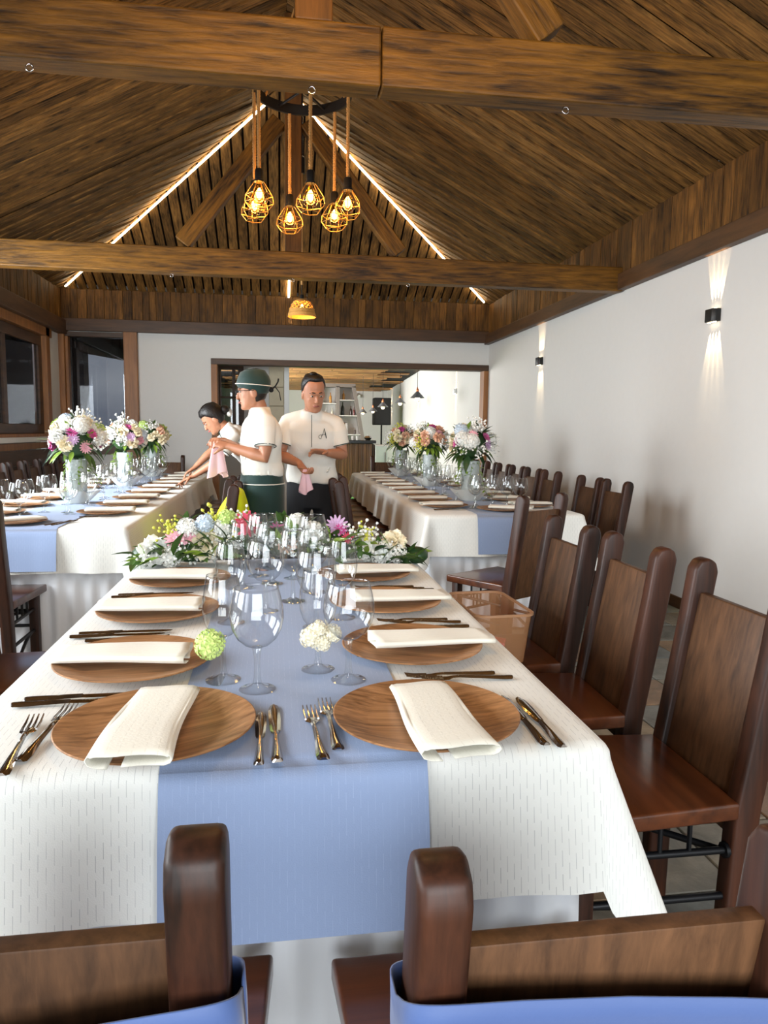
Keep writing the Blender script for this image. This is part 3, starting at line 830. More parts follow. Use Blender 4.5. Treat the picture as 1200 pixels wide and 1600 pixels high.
def make_runner(xa, xb, y0, y1, z, drop, label, flare=.07, back=True):
    n = 14
    path = []
    m = 10
    for k in range(m, 0, -1):
        o, dn = drape(drop * k / m, .033, flare); path.append((y0 - o - .013 * min(1, 2 * k / m), z - dn, -drop * k / m))
    for k in (.6, .3): 
        o, dn = drape(.05 * k, .033, flare); path.append((y0 - o, z - dn, -.05 * k))
    ky = int((y1 - y0) / .12)
    for k in range(ky + 1): path.append((y0 + (y1 - y0) * k / ky, z, (y1 - y0) * k / ky))
    V, UV, F = [], [], []
    for y, zz, s in path:
        for i in range(n + 1):
            x = xa + (xb - xa) * i / n
            wob = .0012 * math.sin(x * 31 + s * 9) + .001 * math.sin(s * 23 - x * 11) if s > .03 else 0
            V.append((x, y, zz + .0015 + wob)); UV.append((x, s + .3))
    w = n + 1
    F = [(j * w + i, j * w + i + 1, (j + 1) * w + i + 1, (j + 1) * w + i) for j in range(len(path) - 1) for i in range(n)]
    g = G(); g.v, g.f = V, F
    me = g.mesh('table_runner', M['runner'], smooth=180); uv_xy(me, lambda co, i: UV[i])
    return tag(O('table_runner', me), label, 'table runner', 'blue table runners')
def make_table(x0, x1, y0, y1, label):
    t = thing('banquet_table', label, 'table', ((x0 + x1) / 2, (y0 + y1) / 2, 0), 0, 'banquet tables')
    hx, hy = (x1 - x0) / 2 - .012, (y1 - y0) / 2 - .012
    O('tabletop', G().box(-hx, hx, -hy, hy, .715, .7535).mesh('tabletop', M['seat'], bevel=.004), t)
    lm = G().box(-.03, .03, -.03, .03, 0, .715).mesh('leg', M['chair'], bevel=.004)
    for sx in (-1, 1):
        for sy in (-1, 1): O('leg', lm, t, (sx * (hx - .1), sy * (hy - .1), 0))
ZT = .757
TABLES = {'front': (-.52, .53, 1.12, 2.9), 'window': (-1.86, -.80, 3.92, 8.66), 'wall': (.94, 1.94, 4.43, 8.98)}
T = TABLES['front']
make_table(*T, 'front banquet table under cream cloth and blue runner, cut short of the two long ones')
make_cloth('tablecloth', *T, ZT, .255, 3, 'cream tablecloth with broken thread lines on the front table', .42, cflare=.42, sflare=.13, wave=.007)
make_skirt(T[0] + .012, T[1] - .012, T[2] + .012, T[3] - .012, .7, 'white satin skirt under the front table cloth')
make_runner(-.182, .236, T[2], T[3] - .005, ZT + .002, .287, 'blue runner down the front table, hanging over its head', flare=.14)
T = TABLES['window']
make_table(*T, 'long banquet table beside the windows, under cream cloth and skirt')
make_cloth('tablecloth', *T, ZT, .25, 4, 'cream tablecloth on the long table beside the windows', .5, cflare=.35, sflare=.1, wave=.012)
make_skirt(T[0] + .012, T[1] - .012, T[2] + .012, T[3] - .012, .7, 'white satin skirt under the window table cloth')
make_runner(-1.535, -1.125, T[2], T[3] - .005, ZT + .002, .24, 'blue runner down the long table beside the windows', flare=.11)
T = TABLES['wall']
make_table(*T, 'long banquet table beside the white wall, under cream cloth and skirt')
make_cloth('tablecloth', *T, ZT, .28, 5, 'cream tablecloth on the long table beside the white wall', .45, cflare=.38, sflare=.1, wave=.012)
make_skirt(T[0] + .012, T[1] - .012, T[2] + .012, T[3] - .012, .7, 'white satin skirt under the wall table cloth')
make_runner(1.245, 1.635, T[2], T[3] - .005, ZT + .002, .27, 'blue runner down the long table beside the white wall', flare=.11)

# ------------------------------------------------------------------ chargers, napkins, cutlery
ZC = ZT + .003
def charger_mesh():
    r = .165
    prof = [(.0, .0), (.095, .0), (.105, .002), (r - .012, .0135), (r, .0165), (r + .0008, .0185), (r - .001, .0195), (r - .012, .0172), (.112, .0058), (.1, .0045), (.001, .0045)]
    g = G().lathe(prof[1:-1], 64)
    n = 64
    g.f.append(tuple(range(n))[::-1]); k = len(prof) - 3
    g.f.append(tuple(k * n + a for a in range(n)))
    return g.mesh('charger_plate', M['charger'], smooth=35)
CH = charger_mesh()
def napkin_mesh(seed, wd=.108, ln=.285):
    rr = random.Random(seed); W = wd / 2
    # folded sheet in section: starts inside, runs to the fold, back over the top and under again
    sec = [(-.012, .0035), (.02, .0035), (W - .012, .004), (W - .003, .0075), (W, .0125), (W - .003, .0175), (W - .012, .0205), (.0, .0215), (-W + .012, .0205), (-W + .002, .017), (-W - .002, .0115), (-W + .002, .005), (-W + .012, .002), (-W + .03, .0015)]
    def fn(u, v):
        f = u * (len(sec) - 1); i = min(int(f), len(sec) - 2); t = f - i
        x = sec[i][0] * (1 - t) + sec[i + 1][0] * t; z = sec[i][1] * (1 - t) + sec[i + 1][1] * t
        y = (v - .5) * ln
        k = 1 - .12 * v
        e = abs(v - .5) * 2
        x = x * k + .004 * math.sin(v * 5 + ph) + .02 * (v - .5) * skew
        if z > .018: z -= .004 * math.sin(v * 9 + ph) * .5 + .002
        return (x, y + .003 * math.sin(x * 60), z * (1 - .25 * v * v))
    ph = rr.uniform(0, 6); skew = rr.uniform(-1, 1)
    g = G().grid(fn, 39, 14)
    me = g.mesh('napkin', M['napkin'], smooth=180)
    w = 40
    uv_xy(me, lambda co, i: ((i % w) / 39 * .27, (i // w) / 14 * ln))
    bm = bmesh.new(); bm.from_mesh(me); bmesh.ops.solidify(bm, geom=list(bm.faces), thickness=.0016); bm.to_mesh(me); bm.free()
    me.polygons.foreach_set('use_smooth', [True] * len(me.polygons))
    return me
NAP = [napkin_mesh(k) for k in range(4)]
NAPS = [napkin_mesh(9 + k, .122, .30) for k in range(2)]

def blade_mesh(name, mat, kind):
    g = G()
    def strip(sts, m=None):
        rs = []
        for y, w, z, h in sts:
            rs.append([(-w, y, z - h * .5), (-w * .6, y, z + h * .1), (-w * .35, y, z + h * .5), (w * .35, y, z + h * .5), (w * .6, y, z + h * .1), (w, y, z - h * .5)])
        g.rings(rs, True, False, m)
    if kind == 'knife':
        strip([(-.112, .0055, .005, .005), (-.108, .0085, .005, .006), (-.095, .009, .005, .0065), (-.04, .0055, .006, .006), (-.008, .0045, .0065, .006)])
        strip([(-.01, .0055, .006, .004), (.0, .0085, .006, .003), (.05, .0105, .006, .0022), (.09, .010, .006, .0018), (.108, .006, .006, .0014), (.113, .002, .006, .001)])
    elif kind == 'fork':
        strip([(-.1, .006, .004, .004), (-.096, .0095, .004, .005), (-.08, .0095, .004, .005), (-.03, .005, .006, .0045), (.015, .0038, .008, .004), (.028, .005, .0075, .003), (.038, .0115, .0055, .0024), (.05, .0125, .005, .0022)])
        for k in range(4):
            x = -.0105 + .007 * k
            m = Matrix.Translation((x, 0, 0))
            strip([(.048, .0022, .005, .002), (.075, .0019, .006, .002), (.096, .0012, .0095, .0016)], m)
    else:
        strip([(-.085, .006, .004, .004), (-.08, .008, .004, .0045), (-.02, .004, .006, .004), (.02, .0035, .008, .0035)])
        g.ball((0, .045, .006), (.0165, .027, .0045), 14, 8)
    return g.mesh(name, mat, smooth=50)
KN, FK, SP = blade_mesh('table_knife', M['steel'], 'knife'), blade_mesh('table_fork', M['steel'], 'fork'), blade_mesh('tea_spoon', M['steel'], 'spoon')
def cutlery(me, name, x, y, rz, label, s=1.0, z=ZC):
    return tag(O(name, me, None, (x, y, z - .001), (0, 0, rz), (s, s, s)), label, name.split('_')[1], 'cutlery')
def charger(x, y, rz, label, grp, z=ZC):
    return tag(O('charger_plate', CH, None, (x, y, z), (0, 0, rz)), label, 'plate', grp)
def napkin(x, y, rz, label, grp, k=0, z=ZC + .0185, s=1.0, me=None):
    return tag(O('folded_napkin', me or NAP[k % 4], None, (x, y, z), (0, 0, rz), (s, s, s)), label, 'napkin', grp)

# the two places at the head of the front table
GP1, GN1 = 'wooden chargers on the front table', 'napkins on the front table'
charger(-.205, 1.232, .5, 'wood-grain charger at the head of the front table, nearer the windows', GP1)
charger(.26, 1.22, -.15, 'wood-grain charger at the head of the front table, nearer the white wall', GP1)
napkin(-.212, 1.205, -.06, 'cream rolled napkin pointing forward on the head charger nearer the windows', GN1, me=NAPS[0])
napkin(.27, 1.175, .04, 'cream rolled napkin pointing forward on the head charger nearer the white wall', GN1, me=NAPS[1])
for i, (x, y, a) in enumerate(((-.415, 1.2, .08), (-.386, 1.245, -.09))):
    o = cutlery(FK, 'table_fork', x, y, a, ('dark-looking fork outermost beside the head charger nearer the windows', 'dark-looking fork touching the rim of the head charger nearer the windows')[i], 1.12)
for i, (x, y, a) in enumerate(((-.031, 1.182, 0), (-.006, 1.2, .03))):
    cutlery(KN, 'table_knife', x, y, a, ('shorter knife lying close to the head charger nearer the windows', 'knife with a broad shiny blade, middle of the blue runner')[i], (.93, 1.04)[i])
for i, (x, y, a) in enumerate(((.062, 1.192, .02), (.09, 1.225, -.0))):
    cutlery(FK, 'table_fork', x, y, a + .05, ('bright fork on the blue runner, the nearer of the pair', 'bright fork against the head charger nearer the white wall')[i], 1.08)
for i, (x, y, a) in enumerate(((.434, 1.203, .03), (.46, 1.192, .02))):
    cutlery(KN, 'table_knife', x, y, a, ('narrow knife next to the head charger nearer the white wall', 'outer knife near the cloth edge by the big wooden chair')[i], .98)
# the six places along its sides
SY = ((-.312, 1.6, .3128, 1.642), (-.33, 2.05, .315, 2.09), (-.325, 2.48, .30, 2.515))
for k, (lx, ly, rx, ry) in enumerate(SY):
    w_ = ('nearest its head', 'in the middle', 'nearest the flowers')[k]
    charger(lx, ly, .1 + k * .05, f'wood-grain charger on the window side of the front table, {w_}', GP1)
    charger(rx, ry, -.4 + k * .12, f'wood-grain charger on the wall side of the front table, {w_}', GP1)
    napkin(lx - .022, ly - .005, W90 - .06, f'cream folded napkin on the window side of the front table, {w_}', GN1, k)
    napkin(rx + .045, ry - .002, -W90 + .07, f'cream folded napkin on the wall side of the front table, {w_}', GN1, k + 1)
    for q, (me, nm, dy, dx, t) in enumerate(((KN, 'table_knife', -.195, -.03, .03), (KN, 'table_knife', -.222, -.045, .02), (FK, 'table_fork', .19, -.03, 0), )):
        yy = ly + dy
        if k == 0 and q == 0: pass
        cutlery(me, nm, lx + dx - .02, yy, -W90 + t, f'{nm.replace("_", " ")} lying crosswise on the window side, {("inner", "outer", "single")[q]} one beside the charger {w_}')
    for q, (me, nm, dy, dx, t) in enumerate(((FK, 'table_fork', -.192, .045, .05), (FK, 'table_fork', -.215, .075, -.03), (KN, 'table_knife', .178, .075, .03))):
        cutlery(me, nm, rx + dx, ry + dy, W90 + t, f'{nm.replace("_", " ")} lying crosswise on the wall side, {("inner", "outer", "single")[q]} one beside the charger {w_}')
cutlery(SP, 'tea_spoon', .207, 1.375, 2.2, 'spoon half under the rim of the head charger nearer the white wall')
cutlery(FK, 'dessert_fork', .175, 1.66, .15, 'small fork lying lengthwise on the blue runner behind the glasses', .6)
# the long tables
GP2, GP3, GN2, GN3 = 'chargers on the window table', 'chargers on the wall table', 'napkins on the window table', 'napkins on the wall table'
for k, y in enumerate(T2Y):
    p = f'{ORD[k]} from its front end'
    charger(-1.03, y, 1.6, f'wood-grain charger on the aisle side of the window table, {p}', GP2)
    napkin(-1.0, y - .01, W90 + rnd.uniform(-.12, .12), f'cream napkin on the aisle side of the window table, {p}', GN2, k)
    charger(-1.655, y, 1.5, f'wood-grain charger on the window side of the window table, {p}', GP2)
    napkin(-1.66, y - .01, -W90 + rnd.uniform(-.12, .12), f'cream napkin on the window side of the window table, {p}', GN2, k + 1)
    if k < 3:
        cutlery(KN, 'table_knife', -1.02, y - .2, -W90, f'knife lying crosswise on the aisle side of the window table, {p}')
charger(-1.40, 4.1, .2, 'wood-grain charger at the head of the window table on the blue runner', GP2)
napkin(-1.38, 4.06, -.9, 'cream napkin laid askew on the charger at the head of the window table', GN2, 2)
cutlery(FK, 'table_fork', -1.17, 4.08, -.5, 'fork beside the head charger of the window table', 1.0)
cutlery(FK, 'table_fork', -1.14, 4.08, -.45, 'outer fork at the runner edge by the head charger of the window table', 1.0)
for k, y in enumerate(T3Y):
    p = f'{ORD[k]} from its front end'
    charger(1.135, y, 1.6, f'wood-grain charger on the aisle side of the wall table, {p}', GP3)
    napkin(1.11, y - .01, W90 + rnd.uniform(-.12, .12), f'cream napkin on the aisle side of the wall table, {p}', GN3, k)
    charger(1.745, y, 1.5, f'wood-grain charger on the white-wall side of the wall table, {p}', GP3)
    napkin(1.75, y - .01, -W90 + rnd.uniform(-.12, .12), f'cream napkin on the white-wall side of the wall table, {p}', GN3, k + 1)
    if k < 2:
        cutlery(KN, 'table_knife', 1.13, y - .2, -W90, f'knife lying crosswise on the aisle side of the wall table, {p}')
charger(1.47, 4.62, .2, 'wood-grain charger at the head of the wall table on the blue runner', GP3)
napkin(1.52, 4.58, 1.1, 'cream napkin laid askew on the charger at the head of the wall table', GN3, 3)

# ------------------------------------------------------------------ glasses
def glass_kind(name, label, bowl, foot_r, h0):
    r = thing(name, label, 'glass')
    O('bowl', G().lathe(bowl, 40).mesh('bowl', M['glass'], smooth=180), r)
    st = [(.0004, 0.0), (foot_r, 0.0), (foot_r, .002), (foot_r * .6, .0045), (.0095, .012), (.0066, .026), (.0056, .05), (.0064, h0 - .014), (.0085, h0 - .004), (.011, h0 + .002), (.004, h0 + .0042), (.0004, h0 + .005)]
    O('stem', G().lathe(st, 28).mesh('stem', M['solid_glass'], smooth=40), r)
    return r
gob_bowl = [(.003, .086), (.011, .087), (.025, .093), (.039, .106), (.049, .126), (.053, .147), (.0515, .168), (.0475, .188), (.0435, .203), (.0425, .208), (.0415, .208), (.042, .203)]
wine_bowl = [(.003, .091), (.01, .092), (.021, .098), (.032, .112), (.0385, .131), (.0405, .15), (.0392, .172), (.0355, .197), (.032, .215), (.0312, .221), (.0304, .221), (.031, .215)]
gob0 = glass_kind('balloon_goblet', 'x', gob_bowl, .036, .086)
win0 = glass_kind('wine_glass', 'x', wine_bowl, .036, .091)
used = set()
def glass(src, x, y, label, grp):
    if src.name not in used:
        used.add(src.name); o = src; o.location = (x, y, ZC); o['label'] = label
    else:
        o = dup(src, (x, y, ZC), 0, label)
    o['group'] = grp
GG = 'glasses on the front table'
glass(gob0, -.042, 1.412, 'large balloon goblet in front on the blue runner, nearer the windows', GG)
glass(win0, -.113, 1.475, 'wine glass with a green flower ball tied to its stem', GG)
glass(win0, .084, 1.52, 'wine glass with white blossoms tied to its stem', GG)
glass(gob0, .143, 1.447, 'large balloon goblet in front by the head charger nearer the white wall', GG)
for k, (src, x, y) in enumerate(((win0, -.125, 1.93), (gob0, -.035, 2.04), (gob0, .098, 1.86), (win0, .175, 1.95), (win0, .044, 2.16), (gob0, .112, 2.28))):
    glass(src, x, y, f'{"goblet" if src is gob0 else "wine glass"} in the middle cluster on the front runner, {("nearest the windows", "over the runner middle", "behind the flowered wine glass", "nearest the white wall", "slim one at the back", "round one at the back")[k]}', GG)
for k, (src, x, y) in enumerate(((win0, -.115, 2.36), (gob0, -.02, 2.42), (win0, .055, 2.5), (gob0, .125, 2.64), (win0, -.07, 2.55), (gob0, -.05, 2.68))):
    glass(src, x, y, f'{"goblet" if src is gob0 else "wine glass"} against the garland on the front table, {("nearest the windows", "before the red lily", "slim one in the middle", "nearest the white wall", "half hidden slim one", "half hidden round one")[k]}', GG)
for nm, Ys, xs, side in (('window', T2Y, (-1.22, -1.455), ('aisle', 'window')), ('wall', T3Y, (1.325, 1.56), ('aisle', 'white-wall'))):
    GG = f'glasses on the {nm} table'
    for k, y in enumerate(Ys):
        for x, sd in zip(xs, side):
            sg = 1 if sd == 'aisle' else -1
            sgx = sg if nm == 'window' else -sg
            glass(gob0, x + rnd.uniform(-.02, .02), y - .05 + rnd.uniform(-.02, .02), f'balloon goblet, {sd} side of the {nm} table, {ORD[k]} place from its front', GG)
            glass(win0, x - .085 * sgx * .6, y + .07 + rnd.uniform(-.02, .02), f'wine glass, {sd} side of the {nm} table, {ORD[k]} place from its front', GG)
for nm, cx, cy in (('window', -1.49, 4.3), ('wall', 1.36, 4.72)):
    GG = f'glasses on the {nm} table'
    glass(gob0, cx + .06, cy - .02, f'balloon goblet behind the head charger of the {nm} table', GG)
    glass(win0, cx - .04, cy + .02, f'wine glass behind the head charger of the {nm} table', GG)
glass(gob0, 1.64, 4.75, 'balloon goblet at the wall table head, by the back of the head chair', 'glasses on the wall table')
glass(win0, 1.56, 4.78, 'wine glass at the wall table head, by the back of the head chair', 'glasses on the wall table')
# amber tub with packets, on the third chair's seat
t = thing('plastic_tub', 'open amber translucent plastic tub with packets on a chair beside the front table', 'tub', (.765, 2.52, .4605), .04)
def rr_ring(hx, hy, z, r=.045, n=5):
    out = []
    for cx, cy, a0 in ((hx - r, hy - r, 0), (-hx + r, hy - r, PI / 2), (-hx + r, -hy + r, PI), (hx - r, -hy + r, 1.5 * PI)):
        for k in range(n + 1):
            a = a0 + PI / 2 * k / n; out.append((cx + r * math.cos(a), cy + r * math.sin(a), z))
    return out
O('shell', G().rings([rr_ring(.02, .03, .003, .015), rr_ring(.085, .155, .003), rr_ring(.09, .162, .012), rr_ring(.105, .185, .19)], caps=False).mesh('shell', M['tub'], smooth=40), t)
O('rim', G().rings([rr_ring(.104, .184, .186), rr_ring(.111, .191, .186), rr_ring(.111, .191, .194), rr_ring(.104, .184, .194)], caps=False, closed=True).mesh('rim', plain('amber_rim', lin(176, 132, 96), .35), smooth=30), t)
for k, (x, y, a, c, w_) in enumerate(((-.02, -.06, .4, (230, 84, 30), 'orange'), (.02, .05, 1.2, (236, 120, 140), 'pink'), (-.04, .1, .2, (220, 150, 70), 'tan'))):
    tag(O('paper_packet', G().box(-.045, .045, -.06, .06, 0, .018).mesh('paper_packet', plain('packet_paper', lin(*c), .5), bevel=.006), None, (.765 + x, 2.52 + y, .467 + .02 * k), (.1, .05, a)), f'small {w_} packet inside the amber tub', 'packet', 'packets in the tub')
# ------------------------------------------------------------------ flowers
def petal(g, m, ln, wd, cup, curl, nu=3, nv=3, tip=.35):
    def fn(u, v):
        a = (u - .5) * 2
        w_ = wd * (math.sin(PI * min(1, (.12 + .88 * v) ** .8 * .93)) ** .7 if v < .999 else tip)
        return (a * w_ * .5, -cup * (a * a) * wd * .5 + curl * v * v * ln, v * ln)
    g.grid(fn, nu, nv, m)
def rose_mesh(col, name='rose'):
    g = G(); rr = random.Random(name + str(col))
    g.ball((0, 0, .16), (.1, .1, .15), 8, 5)
    for ring, (n, tilt, ln, wd, r0) in enumerate(((3, 8, .34, .26, .05), (4, 20, .40, .34, .08), (5, 40, .44, .42, .1), (6, 54, .47, .54, .1), (7, 74, .46, .56, .1))):
        for k in range(n):
            a = 2 * PI * (k + .5 * (ring % 2) + rr.uniform(-.1, .1)) / n
            m = Matrix.Rotation(a, 4, 'Z') @ Matrix.Translation((0, r0, .02)) @ Matrix.Rotation(-R(tilt + rr.uniform(-6, 6)), 4, 'X')
            petal(g, m, ln, wd, -.7, (.2, .2, .12, .0, -.2)[ring] * -1)
    return g.mesh(name, mat_petal(col), smooth=180)
_pm = {}
def mat_petal(col, name='petal'):
    if col not in _pm:
        m = plain('petal', lin(*col), .6, var=.12, bscale=8, sheen=.2)
        _pm[col] = m
    return _pm[col]
def hydrangea_mesh(col, n=70, name='hydrangea', big=1.0):
    g = G()
    for k in range(n):
        z = 1 - 1.7 * (k + .5) / n; a = k * 2.39996
        d = Vector((math.sqrt(max(0, 1 - z * z)) * math.cos(a), math.sqrt(max(0, 1 - z * z)) * math.sin(a), z))
        q = d.to_track_quat('Z', 'Y').to_matrix().to_4x4()
        m = Matrix.Translation(d * .40 * (1 + .1 * math.sin(k * 7))) @ q @ Matrix.Rotation(k * 1.3, 4, 'Z')
        for j in range(4):
            c, s = math.cos(j * W90), math.sin(j * W90)
            q_ = big; v = [(0, 0, 0), (q_ * (.075 * c - .05 * s), q_ * (.075 * s + .05 * c), .03 * q_), (q_ * .125 * c, q_ * .125 * s, .02 * q_), (q_ * (.075 * c + .05 * s), q_ * (.075 * s - .05 * c), .03 * q_)]
            g.add(v, [(0, 3, 2, 1)], m)
    g.ball((0, 0, 0), .36, 10, 7)
    return g.mesh(name, mat_petal(col))
def gerbera_mesh(col, name='gerbera'):
    g = G()
    for ring, (n, ln, t) in enumerate(((14, .5, 78), (11, .38, 62), (8, .24, 40))):
        for k in range(n):
            m = Matrix.Rotation(2 * PI * (k + .5 * ring) / n, 4, 'Z') @ Matrix.Rotation(-R(t), 4, 'X')
            petal(g, m, ln, .17, -.2, .06, 2, 2)
    g.ball((0, 0, .05), (.1, .1, .06), 8, 4)
    return g.mesh(name, mat_petal(col), smooth=180)
def sprig_mesh(col, n=26, name='blossom_sprig'):
    g = G(); rr = random.Random(3 + n)
    for k in range(n):
        p = Vector((rr.gauss(0, .24), rr.gauss(0, .24), rr.uniform(.1, .6)))
        g.ball(p, rr.uniform(.045, .075), 5, 4)
        g.tube([(0, 0, -.2), tuple(p)], .006, 3, caps=False)
    return g.mesh(name, mat_petal(col), smooth=180)
def leaf_mesh(mat, wd=.36, bend=.25):
    def fn(u, v):
        a = (u - .5) * 2
        w_ = wd * math.sin(PI * min(1, v ** .8)) * .5
        return (a * w_, v, abs(a) * w_ * .35 - bend * v * v)
    return G().grid(fn, 2, 5).mesh('leaf', mat, smooth=180)
CREAM, PEACH, PINK, MAG, WHITE, LILAC, GRN, BLUE, RED = (246, 232, 200), (238, 192, 160), (236, 176, 190), (196, 70, 140), (242, 242, 236), (206, 170, 206), (190, 214, 120), (206, 220, 232), (222, 74, 104)
ROSE = {c: rose_mesh(c) for c in (CREAM, PEACH, PINK, WHITE, MAG)}
HYD = {c: hydrangea_mesh(c) for c in (WHITE, GRN, BLUE)}
GER = {c: gerbera_mesh(c) for c in (MAG, PINK, LILAC, RED)}
SPR = {WHITE: sprig_mesh(WHITE), (214, 200, 60): sprig_mesh((206, 206, 70), 40)}
LEAF = [leaf_mesh(M['green_leaf']), leaf_mesh(M['dark_leaf']), leaf_mesh(M['lime_leaf'], .3, .1), leaf_mesh(M['dark_leaf'], .2, .45)]
def aim(d, spin=0):
    return (Vector(d).normalized().to_track_quat('Z', 'Y').to_matrix().to_4x4() @ Matrix.Rotation(spin, 4, 'Z')).to_euler()
def aim_y(d, spin=0):
    return (Vector(d).normalized().to_track_quat('Y', 'Z').to_matrix().to_4x4() @ Matrix.Rotation(spin, 4, 'Y')).to_euler()
vase_prof = [(.001, .001), (.066, .001), (.068, .006), (.064, .03), (.066, .16), (.07, .30), (.0675, .3), (.0625, .16), (.06, .03), (.001, .02)]
VASE = G().lathe(vase_prof, 32).mesh('vase', M['vase'], smooth=40)
def tulle_mesh():
    def fn(u, v):
        a = 2 * PI * u; r_ = .07 + .075 * v + .012 * math.sin(a * 9) * v
        return (r_ * math.cos(a), r_ * math.sin(a), .005 + .085 * v)
    return G().grid(fn, 72, 5).mesh('tulle_frill', M['tulle'], smooth=180)
TUL = tulle_mesh()
def vine_mesh(seed):
    rr = random.Random(seed); g = G()
    lm = leaf_mesh(None, .5, .1); lv = [v.co.copy() for v in lm.vertices]; lf = [tuple(p.vertices) for p in lm.polygons]
    for k in range(7):
        a = rr.uniform(0, 2 * PI); p = Vector((.075 * math.cos(a), .075 * math.sin(a), .31)); pts = [p.copy()]
        for s in range(rr.randint(4, 9)):
            p = p + Vector((rr.gauss(.004 * math.cos(a), .008), rr.gauss(.004 * math.sin(a), .008), -.028)); pts.append(p.copy())
            for q in range(2):
                d = Vector((rr.gauss(math.cos(a) * .6, .5), rr.gauss(math.sin(a) * .6, .5), rr.uniform(-.6, .3))).normalized()
                m = Matrix.Translation(p) @ d.to_track_quat('Y', 'Z').to_matrix().to_4x4() @ Matrix.Scale(rr.uniform(.026, .042), 4)
                g.add(lv, lf, m)
        g.tube(pts, .0016, 4)
    return g.mesh('trailing_vine', M['lime_leaf'], smooth=180)
VINE = [vine_mesh(k) for k in range(3)]
def bouquet(x, y, R_, mix, seed, where, tab, face=-1.35):
    rr = random.Random(seed)
    v = tag(O('vase', VASE, None, (x, y, ZC)), f'tall crackled glass vase on the {tab} table, {where}', 'vase', 'tall glass vases')
    O('tulle_frill', TUL, v)
    b = thing('bouquet', f'round {mix[0]} bouquet on the {tab} table, {where}', 'bouquet', (x, y, ZC + .305), 0, 'bouquets in tall vases')
    flowers = mix[1]
    g = G()
    for k in range(10):
        a = k * 2.4; g.tube([(.03 * math.cos(a), .03 * math.sin(a), -.2), (.012 * math.cos(a + 2), .012 * math.sin(a + 2), 0), (.1 * math.cos(a), .1 * math.sin(a), .12)], .004, 5)
    g.ball((0, 0, .12), (R_ * .62, R_ * .62, R_ * .6), 14, 9)
    o = O('greenery', g.mesh('greenery', M['dark_leaf'], smooth=180), b); o['kind'] = 'stuff'
    n = len(flowers)
    for k in range(n):
        z = 1 - 1.35 * (k + .5) / n; a = k * 2.39996 + rr.uniform(-.25, .25) + seed
        d = Vector((math.sqrt(1 - z * z) * math.cos(a), math.sqrt(1 - z * z) * math.sin(a), z * .92 + .02))
        f = flowers[(k * 7 + seed) % n] if n % 7 else flowers[k]
        kind, col, sz = f
        me = {'r': ROSE, 'h': HYD, 'g': GER, 's': SPR}[kind][col]
        O({'r': 'rose', 'h': 'hydrangea', 'g': 'gerbera', 's': 'blossom_sprig'}[kind], me, b, tuple(d * R_ * rr.uniform(.66, .82) + Vector((0, 0, .12))), aim(d + Vector((0, 0, .15)), rr.uniform(0, 6)), (sz,) * 3)
    for k in range(54):
        a = rr.uniform(0, 2 * PI); el = rr.uniform(-.75, .1) if k < 26 else rr.uniform(0, 1.3)
        d = Vector((math.cos(a) * math.cos(el), math.sin(a) * math.cos(el), math.sin(el)))
        O('leaf', LEAF[rr.randrange(4)], b, tuple(d * R_ * (.5 if k < 26 else .68) + Vector((0, 0, .1))), aim_y(d + (Vector((0, 0, -.15)) if k < 26 else Vector((rr.gauss(0, .5), rr.gauss(0, .5), .3)))), (rr.uniform(.10, .16) * (1 if k < 26 else .72) * R_ / .19,) * 3)
    o = O('trailing_vine', VINE[seed % 3], b, (0, 0, -.305), (0, 0, rr.uniform(0, 6))); o['kind'] = 'stuff'
def mixf(s):
    tab = {'C': ('r', CREAM, .095), 'c': ('r', CREAM, .075), 'P': ('r', PEACH, .085), 'p': ('r', PINK, .085), 'W': ('r', WHITE, .09), 'M': ('g', MAG, .085), 'K': ('g', PINK, .09), 'L': ('g', LILAC, .09),
           'H': ('h', WHITE, .135), 'G': ('h', GRN, .14), 'B': ('h', BLUE, .12), 's': ('s', WHITE, .13), 'm': ('r', MAG, .07), 'y': ('s', (214, 200, 60), .13)}
    return [tab[c] for c in s]
bouquet(-1.36, 5.2, .2, ('green, white and magenta', mixf('WsGMCKsHBMmWsGpCMKsWHLcsGMCWsH')), 1, 'nearest its head', 'window')
bouquet(-1.35, 6.75, .185, ('cream and pale blue', mixf('WCsBMPsHcWsGpCsWHLcsBCWPsC')), 2, 'middle of three', 'window')
bouquet(-1.34, 8.1, .18, ('cream and yellowish', mixf('CcGmCsPCGsWcyCGsPcCGsMCcG')), 3, 'at its far end', 'window')
bouquet(1.44, 5.32, .19, ('white and magenta', mixf('MCsMWHsLKCWsHBMCsHcPWsCMHs')), 4, 'nearest its head', 'wall')
bouquet(1.43, 6.75, .18, ('peach and white', mixf('PPsHCmPHsBPpCsWHyPcsHPmWs')), 5, 'middle of three', 'wall')
bouquet(1.42, 8.3, .18, ('cream and soft coral', mixf('cPyCPsCcWpPsCyPCcsWPmCsP')), 6, 'at its far end', 'wall')

